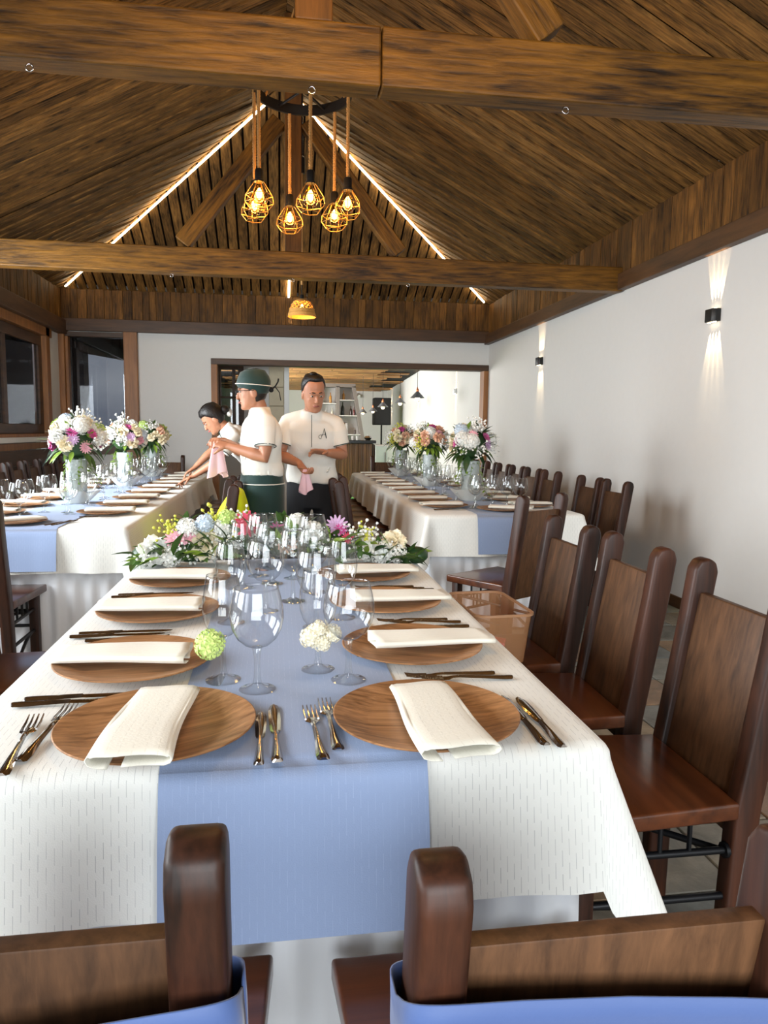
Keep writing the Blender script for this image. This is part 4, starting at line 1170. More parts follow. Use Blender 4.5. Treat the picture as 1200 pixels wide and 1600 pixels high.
# the garland laid across the far end of the front table
gar = thing('flower_garland', 'low garland of white roses, blossoms and greenery across the far end of the front table', 'garland', (.0, 2.79, ZT + .004))
HYDB = {c: hydrangea_mesh(c, 34, big=1.6) for c in (WHITE, GRN, BLUE)}
def put(me, nm, x, z, y=0, sz=.08, d=None):
    d = d or (x * .3, -.9, .5)
    return O(nm, me, gar, (x, y, z - ZT), aim(d, rnd.uniform(0, 6)), (sz,) * 3)
g = G()
for k in range(26):
    x = -.5 + 1.04 * k / 25
    g.ball((x, rnd.uniform(-.02, .05), .03 + .07 * max(0, 1 - abs(x) / .5) + rnd.uniform(-.01, .01)), (.05, .06, .035 + .03 * max(0, 1 - abs(x) / .5)), 8, 5)
o = O('moss_core', g.mesh('moss_core', M['dark_leaf'], smooth=180), gar); o['kind'] = 'stuff'
for me, nm, x, z, sz in ((ROSE[CREAM], 'rose', -.27, .845, .115), (ROSE[WHITE], 'rose', -.46, .82, .10), (ROSE[CREAM], 'rose', .45, .842, .085), (HYDB[WHITE], 'hydrangea', -.395, .795, .09), (HYDB[WHITE], 'hydrangea', -.335, .90, .085),
                         (HYDB[WHITE], 'hydrangea', .40, .80, .105), (HYDB[WHITE], 'hydrangea', .34, .815, .10), (HYDB[WHITE], 'hydrangea', .46, .795, .08), (HYDB[BLUE], 'hydrangea', -.27, .92, .075), (HYDB[WHITE], 'hydrangea', -.205, .90, .08),
                         (GER[RED], 'gerbera', -.115, .915, .11), (GER[PINK], 'gerbera', -.38, .865, .075), (GER[MAG], 'gerbera', .0, .89, .07), (GER[LILAC], 'gerbera', .225, .905, .09), (GER[MAG], 'gerbera', .235, .895, .055), (GER[RED], 'gerbera', .265, .86, .05),
                         (ROSE[PEACH], 'rose', .03, .85, .08), (ROSE[WHITE], 'rose', -.06, .86, .085), (HYDB[WHITE], 'hydrangea', .13, .88, .10), (HYDB[GRN], 'hydrangea', -.19, .94, .07), (ROSE[PINK], 'rose', -.34, .875, .06), (HYDB[WHITE], 'hydrangea', -.16, .85, .08), (HYDB[WHITE], 'hydrangea', .07, .92, .08)):
    put(me, nm, x, z, -.035 + rnd.uniform(-.015, .015), sz)
Y_ = SPR[(214, 200, 60)]; W_ = SPR[WHITE]
for me, x, z, sz in ((Y_, -.40, .90, .10), (Y_, -.23, .92, .12), (Y_, .33, .87, .09), (W_, -.31, .80, .1), (W_, -.36, .83, .1), (W_, -.47, .785, .09), (W_, .30, .88, .1), (W_, .36, .86, .1), (W_, -.14, .93, .1), (W_, .5, .79, .08), (W_, -.24, .8, .08), (Y_, -.17, .88, .1)):
    put(me, 'blossom_sprig', x, z - .02, rnd.uniform(-.03, .03), sz, (x * .4, -.5, .8))
for k in range(290):
    x = rnd.uniform(-.52, .53); h = .03 + .11 * max(0, 1 - abs(x) / .55)
    d = Vector((rnd.gauss(x, .5), rnd.uniform(-.9, .3), rnd.uniform(-.15, .9)))
    O('leaf', LEAF[rnd.choice((0, 0, 0, 1, 2, 2, 3))], gar, (x, rnd.uniform(-.10, .03), max(.012, h * rnd.uniform(.3, 1.1))), aim_y(d, rnd.uniform(-.8, .8)), (rnd.uniform(.055, .105),) * 3)
for k in range(8):
    x = -.48 + k * .13
    put(W_, 'blossom_sprig', x, ZT + .02 + .10 * max(0, 1 - abs(x) / .55) * rnd.uniform(.5, 1.1), -.05 + rnd.uniform(-.02, .02), rnd.uniform(.07, .1), (x * .5, -.9, .45))
for x, z in ((-.36, .17), (-.33, .19), (.04, .19), (.02, .18), (.09, .17), (-.02, .17), (.3, .14)):
    for q in range(4):
        O('leaf', LEAF[0], gar, (x + rnd.uniform(-.02, .02), 0, z - .03), aim_y((rnd.uniform(-.8, .8), -.2, rnd.uniform(.2, 1)), rnd.uniform(-.8, .8)), (.06,) * 3)
# blossoms tied to the stems of two glasses
t = thing('flower_ball', 'lime green flower ball tied to a wine glass stem on the blue runner', 'flower', (-.137, 1.455, ZC + .083))
O('hydrangea', hydrangea_mesh((200, 220, 128), 44, big=1.5), t, (0, 0, 0), aim((-.2, -1, .4)), (.064,) * 3)
t = thing('flower_ball', 'cream white blossoms tied to a wine glass stem, middle of the front table', 'flower', (.083, 1.492, ZC + .083))
HC = hydrangea_mesh((240, 232, 206), 26, big=1.5)
for x, z, s in ((-.016, 0, .05), (.03, .006, .042), (.008, -.014, .04), (0, .016, .04)):
    O('hydrangea', HC, t, (x, -.005, z), aim((x * 8, -1, .4)), (s,) * 3)
# ------------------------------------------------------------------ the three waiters (local +Y is forward, +X their right hand side)
def remeshed(name, g, voxel, mat, smooth_it=4, parent=None, factor=.5):
    me = g.mesh(name + '_raw', None, fix=True)
    o = bpy.data.objects.new(name + '_raw', me); COL.objects.link(o)
    md = o.modifiers.new('r', 'REMESH'); md.mode = 'VOXEL'; md.voxel_size = voxel
    if smooth_it:
        sm_ = o.modifiers.new('s', 'SMOOTH'); sm_.iterations = smooth_it; sm_.factor = factor
    dg = bpy.context.evaluated_depsgraph_get()
    m2 = bpy.data.meshes.new_from_object(o.evaluated_get(dg)); m2.name = name
    bpy.data.objects.remove(o); bpy.data.meshes.remove(me)
    m2.materials.clear(); m2.materials.append(mat)
    m2.polygons.foreach_set('use_smooth', [True] * len(m2.polygons))
    return O(name, m2, parent)
def frame(fwd, upv):
    f = Vector(fwd).normalized(); u = Vector(upv); u = (u - f * u.dot(f)).normalized(); r = f.cross(u)
    return Matrix((( r.x, f.x, u.x, 0), (r.y, f.y, u.y, 0), (r.z, f.z, u.z, 0), (0, 0, 0, 1)))
def loft(g, secs, n=20):
    """secs: (centre, half width along s, half depth along d, s, d)"""
    rs = []
    for c, a, b, s, d in secs:
        c, s, d = Vector(c), Vector(s).normalized(), Vector(d).normalized()
        ring = []
        for k in range(n):
            t = 2 * PI * k / n; x, y = math.cos(t), math.sin(t)
            x = abs(x) ** .85 * (1 if x > 0 else -1); y = abs(y) ** .85 * (1 if y > 0 else -1)
            ring.append(c + s * (a * x) + d * (b * y))
        rs.append(ring)
    g.rings(rs)
HEAD = [(-.118, .030, .052, .026), (-.105, .046, .040, .046), (-.085, .057, .026, .062), (-.055, .066, .012, .078), (-.02, .071, .004, .088), (.02, .075, -.002, .095), (.055, .076, -.006, .096), (.085, .068, -.008, .086), (.108, .050, -.008, .064), (.121, .022, -.008, .03)]
def head_g(g, c, m):
    T_ = Matrix.Translation(c) @ m
    g.rings([[T_ @ Vector((a * math.cos(2 * PI * k / 20), yc + b * math.sin(2 * PI * k / 20), z)) for k in range(20)] for z, a, yc, b in HEAD])
    def el(p, r, rot=None): g.ball((0, 0, 0), r, 10, 8, T_ @ Matrix.Translation(p) @ (rot or Matrix.Identity(4)))
    el((0, .097, -.022), (.0105, .016, .028), Matrix.Rotation(R(20), 4, 'X'))
    el((0, .104, -.038), (.016, .014, .011))
    el((0, .086, .018), (.05, .014, .012))                                  # brow
    el((0, .083, -.066), (.026, .014, .013))
    el((0, .072, -.102), (.024, .02, .018))                                 # chin
    for s in (-1, 1):
        el((s * .034, .057, -.03), (.022, .02, .022))                       # cheek bones
        el((s * .076, -.006, -.015), (.009, .02, .032), Matrix.Rotation(R(-12), 4, 'X'))
        el((s * .049, .012, -.07), (.014, .03, .025))
def face_bits(p, c, m, lips=(150, 84, 74), brows=True, glasses=False, female=False):
    T_ = Matrix.Translation(c) @ m
    ew, ib, lp = plain('eye_white', lin(196, 186, 176), .4), plain('dark_iris', lin(34, 22, 16), .2), plain('lips', lin(*lips), .45)
    for s in (-1, 1):
        e = O('eye', G().ball((0, 0, 0), (.0125, .0085, .0056), 12, 8).mesh('eye', ew, smooth=180), p); e.matrix_local = T_ @ Matrix.Translation((s * .031, .0835, .0))
        i = O('iris', G().ball((0, 0, 0), (.0058, .004, .0054), 10, 6).mesh('iris', ib, smooth=180), e, (0, .0072, -.001))
        b = O('eyebrow', G().tube([(-.018 * s, .001, .002), (0, -.004, .004), (.017 * s, -.02, -.004)], [.003, .0042, .0025], 6).mesh('eyebrow', M['hair'], smooth=180), p); b.matrix_local = T_ @ Matrix.Translation((s * .031, .0965, .021))
    l = O('lips', G().tube([(-.023, -.009, 0), (-.01, .001, .001), (0, .002, -.001), (.01, .001, .001), (.023, -.009, 0)], [.003, .0062, .0058, .0062, .003], 8).mesh('lips', lp, smooth=180), p); l.matrix_local = T_ @ Matrix.Translation((0, .0975, -.067))
    if glasses:
        gg = G()
        for s in (-1, 1):
            gg.tube([(s * .033 + .024 * math.cos(a), .112, .0 + .018 * math.sin(a)) for a in [2 * PI * k / 14 for k in range(14)]], .0022, 5, closed=True)
            gg.tube([(s * .057, .110, .004), (s * .082, .05, .004), (s * .084, -.01, .0)], .0022, 5)
        gg.tube([(-.009, .113, .003), (.009, .113, .003)], .002, 5)
        o = O('spectacles', gg.mesh('spectacles', M['black'], smooth=180), p); o.matrix_local = T_
def hand_g(g, w, d, n_, side, curl=.5, spread=.25, curls=None, size=1.0):
    """wrist w, pointing d, palm facing n_, side +1 when the thumb lies towards d x n_"""
    d, n_ = Vector(d).normalized(), Vector(n_); n_ = (n_ - d * n_.dot(d)).normalized(); a = d.cross(n_) * side; w = Vector(w)
    k = size
    m = Matrix(((a.x, d.x, n_.x, 0), (a.y, d.y, n_.y, 0), (a.z, d.z, n_.z, 0), (0, 0, 0, 1)))
    secs = [(w - d * .015, .026 * k, .019 * k, a, n_), (w + d * .02 * k, .031 * k, .018 * k, a, n_), (w + d * .055 * k, .041 * k, .0155 * k, a, n_), (w + d * .09 * k, .041 * k, .0125 * k, a, n_), (w + d * .1 * k, .036 * k, .009 * k, a, n_)]
    loft(g, secs, 14)
    for i, (off, ln) in enumerate(((.03, .07), (.0105, .08), (-.0095, .074), (-.029, .058))):
        cu = curls[i] if curls else curl
        p = w + d * .09 * k + a * off * k; dirv = (d + a * (off * spread * 9)).normalized(); pts = [p - d * .015 * k, p]
        ang = 0
        for s_, fr in enumerate((.45, .32, .23)):
            ang += cu * (1.0, 1.25, .8)[s_]
            pts.append(pts[-1] + (dirv * math.cos(ang) + n_ * math.sin(ang)) * ln * fr * k)
        g.limb(pts, [.0092 * k, .0094 * k, .0086 * k, .0078 * k, .0066 * k], 8)
    p = w + d * .03 * k + a * .03 * k
    q = p + (d * .55 + a * .7 + n_ * .35).normalized() * .042 * k
    g.limb([p - a * .012 * k, p, q, q + (d * .85 + a * .15 + n_ * .4 * (1 + curl)).normalized() * .036 * k], [.012 * k, .0135 * k, .0105 * k, .008 * k], 8)
def arm_g(g, sh, el, wr, k=1.0):
    sh, el, wr = Vector(sh), Vector(el), Vector(wr)
    g.limb([sh, sh.lerp(el, .35), sh.lerp(el, .8), el, el.lerp(wr, .3), el.lerp(wr, .75), wr], [.042 * k, .043 * k, .04 * k, .038 * k, .041 * k, .031 * k, .025 * k], 14)
def body(p, sp):
    """sp: joints in local space"""
    g = G(); J = sp
    X = Vector((1, 0, 0)); k = J.get('k', 1.0)
    pel, wai, chs, nkb, hd = (Vector(J[q]) for q in ('pelvis', 'waist', 'chest', 'neck', 'head'))
    s_ = (Vector(J['shR']) - Vector(J['shL'])).normalized()
    d_ = lambda a, b: (s_.cross(b - a) * -1).normalized()
    top = nkb - (nkb - chs).normalized() * .035
    loft(g, [(pel - (wai - pel) * .55, .13 * k, .085, X, (0, 1, 0)), (pel, .165 * k, .115, X, (0, 1, 0)), (wai, .14 * k, .1, X.lerp(s_, .5), d_(pel, chs)), (chs, .165 * k, .112, s_, d_(wai, nkb)), (chs.lerp(top, .6), .172 * k, .1, s_, d_(wai, nkb)), (top, .1 * k, .07, s_, d_(chs, nkb))])
    g.limb([top - (hd - nkb) * .1, nkb, nkb.lerp(hd, .55)], [.06, .054, .052], 16)
    hm = frame(J['look'], J.get('headup', (0, 0, 1)))
    head_g(g, hd, hm)
    for sd in 'RL':
        sh = Vector(J['sh' + sd])
        g.ball(sh - Vector((0, 0, .012)), .045 * k, 12, 8)
        arm_g(g, sh, J['el' + sd], J['wr' + sd], k)
        hd_ = J['hand' + sd]
        hand_g(g, J['wr' + sd], hd_[0], hd_[1], hd_[2], hd_[3], curls=hd_[4] if len(hd_) > 4 else None, size=k ** .5)
        hip, kn, an = (Vector(J[q + sd]) for q in ('hip', 'knee', 'ank'))
        g.limb([hip, hip.lerp(kn, .4), kn, kn.lerp(an, .35), an], [.085 * k, .075 * k, .055, .052, .036], 14)
        loft(g, [(an + Vector((0, -.04, -.03)), .03, .03, X, (0, 0, 1)), (an + Vector((0, .03, -.035)), .04, .035, X, (0, 0, 1)), (an + Vector((0, .12, -.05)), .042, .02, X, (0, 0, 1)), (an + Vector((0, .165, -.055)), .025, .012, X, (0, 0, 1))], 12)
    remeshed('body', g, .0046, M['skin'], 5, p)
    return hm
def shirt(p, J, hem, bulk=1.0, sleeve=.72):
    g = G(); X = Vector((1, 0, 0)); k = J.get('k', 1.0) * bulk
    pel, wai, chs, nkb = (Vector(J[q]) for q in ('pelvis', 'waist', 'chest', 'neck'))
    s_ = (Vector(J['shR']) - Vector(J['shL'])).normalized()
    d_ = lambda a, b: (s_.cross(b - a) * -1).normalized()
    top = nkb - (nkb - chs).normalized() * .03
    axis = (wai - pel).normalized()
    h = pel + axis * hem
    loft(g, [(h - axis * .0, .188 * k, .136 * bulk, X, (0, 1, 0)), (h + axis * .05, .188 * k, .138 * bulk, X, (0, 1, 0)), (wai, .176 * k, .130 * bulk, X.lerp(s_, .5), d_(pel, chs)), (chs, .188 * k, .134 * bulk, s_, d_(wai, nkb)), (chs.lerp(top, .55), .188 * k, .118 * bulk, s_, d_(wai, nkb)), (chs.lerp(top, .85), .15 * k, .095, s_, d_(chs, nkb)), (top, .095 * k, .074, s_, d_(chs, nkb)), (nkb + (nkb - chs).normalized() * .022, .066, .066, s_, d_(chs, nkb))], 28)
    for sd in 'RL':
        sh, el = Vector(J['sh' + sd]), Vector(J['el' + sd]); e = sh.lerp(el, sleeve)
        inn = chs.lerp(top, .6).lerp(sh, .55)
        g.limb([top.lerp(nkb, .2) + (sh - top) * .25, top.lerp(sh, .6), sh - Vector((0, 0, .006))], [.056, .06, .058], 14)
        dn = (chs - top).normalized() * .012
        g.limb([inn + dn * 1.5, inn.lerp(sh, .5) + dn, sh + dn, sh.lerp(e, .3) + dn * .5], [.05 * k, .058 * k, .064 * k, .068 * k], 16)
        g.tube([sh + dn, sh.lerp(e, .35), sh.lerp(e, .7), e], [.06 * k, .07 * k, .068 * k, .069 * k], 16)
    rr = random.Random(int(abs(pel.x + chs.y * 100) * 1000))
    # soft folds
    v2 = []
    ph = rr.uniform(0, 6)
    o = remeshed('shirt', g, .007, M['shirt'], 9, p)
    me = o.data
    for v in me.vertices:
        c = v.co
        f = .006 * math.sin(c.x * 30 + c.z * 16 + 2 * math.sin(c.z * 9 + ph) + ph) + .005 * math.sin(c.z * 27 - c.x * 25 + c.y * 19 + 1.5 * math.sin(c.x * 14))
        v.co = c + v.normal * f * min(1, max(0, (nkb.z - .06 - c.z) * 6))
    return o
def cuff(p, J, sd, col_m, sleeve=.72, k=1.0):
    sh, el = Vector(J['sh' + sd]), Vector(J['el' + sd])
    for t, w_ in ((sleeve - .03, .0015),):
        c = sh.lerp(el, t); ax = (el - sh).normalized(); a = ax.orthogonal().normalized(); b = ax.cross(a)
        r_ = .0685 * J.get('k', 1.0) * k
        pts = [c + a * (r_ * math.cos(q)) + b * (r_ * math.sin(q)) for q in [2 * PI * i / 24 for i in range(24)]]
        O('sleeve_piping', G().tube(pts, .0035, 6, closed=True).mesh('sleeve_piping', col_m, smooth=180), p)
def trousers(p, J, mat, z_top):
    g = G(); k = J.get('k', 1.0)
    pel = Vector(J['pelvis'])
    loft(g, [((0, pel.y, z_top - .24), .165 * k, .115, (1, 0, 0), (0, 1, 0)), ((0, pel.y, z_top - .1), .178 * k, .126, (1, 0, 0), (0, 1, 0)), ((0, pel.y, z_top), .163 * k, .112, (1, 0, 0), (0, 1, 0))], 24)
    for sd in 'RL':
        hip, kn, an = (Vector(J[q + sd]) for q in ('hip', 'knee', 'ank'))
        g.tube([hip + Vector((0, 0, .02)), hip.lerp(kn, .4), kn, kn.lerp(an, .5), an - Vector((0, 0, .03))], [.098 * k, .09 * k, .076 * k, .07 * k, .066 * k], 16)
    return remeshed('trousers', g, .01, mat, 4, p)
def shoe_pair(p, J):
    for sd in 'RL':
        an = Vector(J['ank' + sd]); g = G(); X = (1, 0, 0)
        loft(g, [(an + Vector((0, -.06, -.035)), .034, .045, X, (0, 0, 1)), (an + Vector((0, 0, -.03)), .046, .05, X, (0, 0, 1)), (an + Vector((0, .08, -.048)), .05, .034, X, (0, 0, 1)), (an + Vector((0, .16, -.055)), .046, .025, X, (0, 0, 1)), (an + Vector((0, .195, -.06)), .025, .016, X, (0, 0, 1))], 14)
        O('shoe', g.mesh('shoe', M['black_cloth'], smooth=180), p)
def monogram(p, m):
    """the letter A with a curled foot, stitched on the breast"""
    g = G()
    g.tube([(-.018, 0, -.03), (-.004, 0, .0), (.004, 0, .034)], [.0018, .0016, .0014], 5)
    g.tube([(.004, 0, .034), (.012, 0, 0), (.02, 0, -.034)], [.0016, .0034, .003], 5)
    g.tube([(-.014, 0, -.008), (.016, 0, -.008)], .0014, 5)
    g.tube([(-.012, 0, -.012)] + [(-.022 + .013 * math.cos(a), 0, -.024 + .013 * math.sin(a)) for a in [.9 + .55 * k for k in range(9)]], .0015, 5)
    o = O('monogram', g.mesh('monogram', M['green_cloth'], smooth=180), p); o.matrix_local = m
    return o
def hang_cloth(label, loc, ln, wd, seed, rz=0):
    rr = random.Random(seed); ph = rr.uniform(0, 6)
    def fn(u, v):
        a = 2 * PI * u
        r_ = wd * (.28 + .72 * v ** .7) * (.5 + .12 * math.sin(3 * a + ph) + .1 * math.sin(5 * a + 2 * ph) * v)
        return (r_ * math.cos(a), r_ * math.sin(a) * .55, .012 - ln * v + .02 * v * math.sin(2 * a + ph))
    g = G().grid(fn, 40, 12)
    return tag(O('towel', g.mesh('towel', M['pink_cloth'], smooth=180), None, loc, (0, 0, rz)), label, 'towel', 'pink polishing towels')
def to_world(p, v):
    return p.matrix_basis @ Vector(v)

# --- standing man who looks down, cream shirt, black trousers
man = thing('person', 'dark-haired man in a cream shirt and black trousers, bending forward with a pink towel', 'person', (.242, 5.2, 0), PI - .06)
J = dict(k=1.0, pelvis=(0, -.03, .90), waist=(0, .0, 1.05), chest=(0, .055, 1.21), neck=(0, .105, 1.385), head=(-.012, .165, 1.515), look=(-.30, 1, -.30), headup=(-.05, .3, 1),
         shR=(.175, .06, 1.325), shL=(-.175, .085, 1.315), elR=(.225, .11, 1.09), wrR=(.085, .27, 1.045), elL=(-.225, .09, 1.10), wrL=(-.115, .27, 1.115),
         handR=((-.55, .45, -.7), (-.4, .3, .6), 1, .75), handL=((.75, .45, .12), (.1, .4, -1), 1, .32, (.08, .2, .3, .4)),
         hipR=(.09, -.03, .88), hipL=(-.09, -.03, .88), kneeR=(.11, .02, .49), kneeL=(-.1, .0, .49), ankR=(.12, -.04, .09), ankL=(-.11, -.03, .09))
man.scale = (.97, 1.0, 1.008)
hm = body(man, J); face_bits(man, Vector(J['head']), hm)
shirt(man, J, -.005); trousers(man, J, M['black_cloth'], .955); shoe_pair(man, J)
for sd in 'RL': cuff(man, J, sd, M['green_cloth'])
def hair_cap(p, c, m, front, low, mat=None, thick=.012, bun=None, name='hair'):
    """shell over the skull; FRONT: hairline height over the forehead, LOW: height of the nape"""
    T_ = Matrix.Translation(c) @ m; g = G(); n = 28; rows = []
    zs = [.121, .108, .085, .055, .02, -.02, -.055, -.085]
    for z, a, yc, b in ((h[0], h[1], h[2], h[3]) for h in reversed(HEAD) if h[0] > -.09):
        ring = []
        for k in range(n):
            t = 2 * PI * k / n; x, y = math.cos(t), math.sin(t)
            lim = low + (front - low) * max(0, min(1, (y + .45) / 1.1)) ** .8
            zz = max(z, lim)
            # at the rim fall onto the skull at height lim
            aa, bb, cc = a, b, yc
            if z < lim:
                for (z0, a0, y0, b0), (z1, a1, y1, b1) in zip(HEAD, HEAD[1:]):
                    if z0 <= lim <= z1:
                        f = (lim - z0) / (z1 - z0); aa, bb, cc = a0 + (a1 - a0) * f, b0 + (b1 - b0) * f, y0 + (y1 - y0) * f
                th = .001
            else: th = thick * min(1, (z - lim) / .02 + .25)
            ring.append(T_ @ Vector(((aa + th) * x, cc + (bb + th) * y, zz + (thick if z > .1 else 0))))
        rows.append(ring)
    g.rings(rows, caps=False)
    tp = len(g.v); c0 = sum((Vector(q) for q in rows[0]), Vector()) / n; upv = (T_ @ Vector((0, 0, 1)) - T_ @ Vector((0, 0, 0)))
    g.v += [tuple(c0 + (Vector(q) - c0) * .5 + upv * .009) for q in rows[0]]
    g.f += [(k, (k + 1) % n, tp + (k + 1) % n, tp + k) for k in range(n)]
    g.f.append(tuple(tp + k for k in range(n)))
    return O(name, g.mesh(name, mat or M['hair'], smooth=180), p)
hair_cap(man, Vector(J['head']), hm, .092, -.06, thick=.010)
g = G()
pl = [(-.004 + .003 * math.sin(t * 9), .205 + .0 * t, 1.36 - .13 * t) for t in (0, .25, .5, .75, 1)]
O('button_placket', G().tube([(-.0, .170, 1.37), (-.0, .194, 1.30), (.0, .201, 1.22), (.0, .192, 1.15)], .0022, 5).mesh('button_placket', M['green_cloth'], smooth=180), man)
monogram(man, Matrix.Translation((-.085, .199, 1.245)) @ Matrix.Rotation(R(10), 4, 'X') @ Matrix.Rotation(PI, 4, 'Z'))
q = to_world(man, (.045, .33, .985))
hang_cloth('pink towel hanging from the fist of the man in black trousers', (q.x, q.y, q.z + .01), .15, .085, 3)

# --- cook in a green cap, seen from his left
cook = thing('person', 'person in dark green cap and apron, cream shirt and glasses, wiping with a pink towel', 'person', (-.105, 4.86, 0), W90 + .12)
J = dict(k=.98, pelvis=(0, -.01, .90), waist=(0, .005, 1.06), chest=(0, .0, 1.22), neck=(0, .01, 1.40), head=(.0, .05, 1.525), look=(.15, 1, -.10), headup=(0, .05, 1),
         shR=(.175, .02, 1.335), shL=(-.175, -.01, 1.335), elR=(.225, .09, 1.11), wrR=(.07, .245, 1.20), elL=(-.235, .0, 1.10), wrL=(-.115, .21, 1.165),
         handR=((-.75, .5, .1), (-.3, .2, -1), -1, .7), handL=((.55, .75, .18), (.3, -.3, -1), 1, .85),
         hipR=(.09, -.01, .88), hipL=(-.09, -.01, .88), kneeR=(.1, .02, .49), kneeL=(-.1, .02, .49), ankR=(.1, -.03, .09), ankL=(-.11, -.03, .09))
hm = body(cook, J); face_bits(cook, Vector(J['head']), hm, glasses=True)
shirt(cook, J, .075); trousers(cook, J, M['black_cloth'], .96); shoe_pair(cook, J)
for sd in 'RL': cuff(cook, J, sd, M['green_cloth'])
g = G(); X = (1, 0, 0); Yv = (0, 1, 0)
loft(g, [((0, -.0, .42), .205, .148, X, Yv), ((0, -.0, .7), .2, .146, X, Yv), ((0, -.0, .9), .196, .148, X, Yv), ((0, 0, .975), .178, .136, X, Yv), ((0, 0, .99), .172, .13, X, Yv)], 32)
O('apron', g.mesh('apron', M['green_cloth'], smooth=60), cook)
pts = [(.199 * math.cos(a), .151 * math.sin(a) , .925) for a in [2 * PI * k / 32 for k in range(32)]]
O('apron_piping', G().tube(pts, .004, 5, closed=True).mesh('apron_piping', M['shirt'], smooth=180), cook)
c = Vector(J['head'])
hair_cap(cook, c, hm, .04, -.075, thick=.006)
cap = hair_cap(cook, c, hm, .022, -.028, M['green_cloth'], .017, name='cap')
T_ = Matrix.Translation(c) @ hm
g = G()
for k in range(17): pass
pts = [T_ @ Vector((x, -.003 + math.sqrt(max(0, 1 - (x / .0985) ** 2)) * -.0, 0)) for x in (0,)]
arcp = []
for k in range(23):
    t = 2 * PI * k / 22; x, y = math.cos(t), math.sin(t)
    z = .038 + .018 * y
    arcp.append(T_ @ Vector(((.0765 + .0185) * x, -.005 + (.0965 + .0185) * y, z)))
O('cap_piping', G().tube(arcp[:-1], .003, 5, closed=True).mesh('cap_piping', M['shirt'], smooth=180), cook)
for s, w_ in ((1, .012), (-1, .009)):
    pts = [T_ @ Vector(q) for q in ((0, -.108, -.005), (s * .02, -.14, .02 if s > 0 else .012), (s * .028, -.165, -.02 if s > 0 else .045), (s * .03, -.17, -.075 if s > 0 else .065))]
    O('cap_tie', G().tube(pts, w_, 6, flat=.25).mesh('cap_tie', M['black_cloth'], smooth=180), cook)
O('cap_knot', G().ball(T_ @ Vector((0, -.115, -.002)), .017, 8, 6).mesh('cap_knot', M['black_cloth'], smooth=180), cook)
q = to_world(cook, (-.045, .285, 1.165))
hang_cloth('pink towel hanging from both hands of the person in the green cap', (q.x, q.y - .01, q.z + .005), .20, .13, 5, .3)

# --- woman who leans over the window table
wom = thing('person', 'woman with dark bun in a cream shirt, leaning over the window table with outstretched arm', 'person', (-.185, 6.62, 0), W90 + .05)
J = dict(k=.92, pelvis=(0, -.05, .88), waist=(0, .02, 1.02), chest=(0, .13, 1.155), neck=(0, .27, 1.285), head=(-.0, .375, 1.365), look=(-.1, .85, -.62), headup=(0, .6, .8),
         shR=(.16, .21, 1.25), shL=(-.165, .2, 1.225), elR=(.19, .40, 1.08), wrR=(.16, .55, .93), elL=(-.215, .33, 1.01), wrL=(-.15, .55, .868),
         handR=((-.1, .8, -.55), (0, -.5, -.8), -1, .3), handL=((.05, .9, -.42), (0, -.4, -1), 1, .35, (.12, .35, .5, .6)),
         hipR=(.085, -.05, .86), hipL=(-.085, -.05, .86), kneeR=(.09, -.02, .47), kneeL=(-.09, -.02, .47), ankR=(.09, -.07, .09), ankL=(-.09, -.07, .09))
hm = body(wom, J); face_bits(wom, Vector(J['head']), hm, lips=(176, 92, 90))
shirt(wom, J, .0); trousers(wom, J, M['black_cloth'], .93); shoe_pair(wom, J)
for sd in 'RL': cuff(wom, J, sd, M['green_cloth'])
c = Vector(J['head'])
hair_cap(wom, c, hm, .062, -.07, thick=.016)
T_ = Matrix.Translation(c) @ hm
O('hair_bun', G().ball(T_ @ Vector((0, -.125, .01)), (.05, .045, .045), 14, 10).mesh('hair_bun', M['hair'], smooth=180), wom)
for k in range(4):
    s = O('hair_flower', HYD[(WHITE, BLUE)[k % 2]], wom, tuple(T_ @ Vector((-.03 + .02 * k, -.135 - .008 * k, -.045 + .006 * k))), aim((-.6, -.6, .4)), (.05,) * 3)
O('collar_piping', G().tube([(-.045, .315, 1.305), (-.03, .33, 1.25), (-.015, .305, 1.19)], .004, 5).mesh('collar_piping', M['green_cloth'], smooth=180), wom)

# fluorescent cloth thrown over the first aisle chair of the window table
def vest(u, v):
    a = 2 * PI * u; c, s = math.cos(a), math.sin(a)
    t = min(1, v / .22); q = max(0, (v - .22) / .78)
    yy = (abs(s) ** .6) * (1 if s > 0 else -1); xx = (abs(c) ** .8) * (1 if c > 0 else -1)
    ry = .165 * (.55 + .45 * t) + .012 * q; rx = .004 + .034 * t + .075 * math.sin(q * 2.1) * (.8 + .2 * math.sin(3 * a)) + .006 * math.sin(7 * a) * q
    z = .905 - .018 * t * t - q * (.24 + .05 * math.sin(2 * a + 1))
    return (-.332 + (z - .44) * .178 + rx * xx, 4.592 + ry * yy, z)
tag(O('safety_vest', G().grid(vest, 48, 22).mesh('safety_vest', M['yellow'], smooth=180, solid=.003)), 'fluorescent yellow cloth thrown over a chair back in the aisle', 'vest')
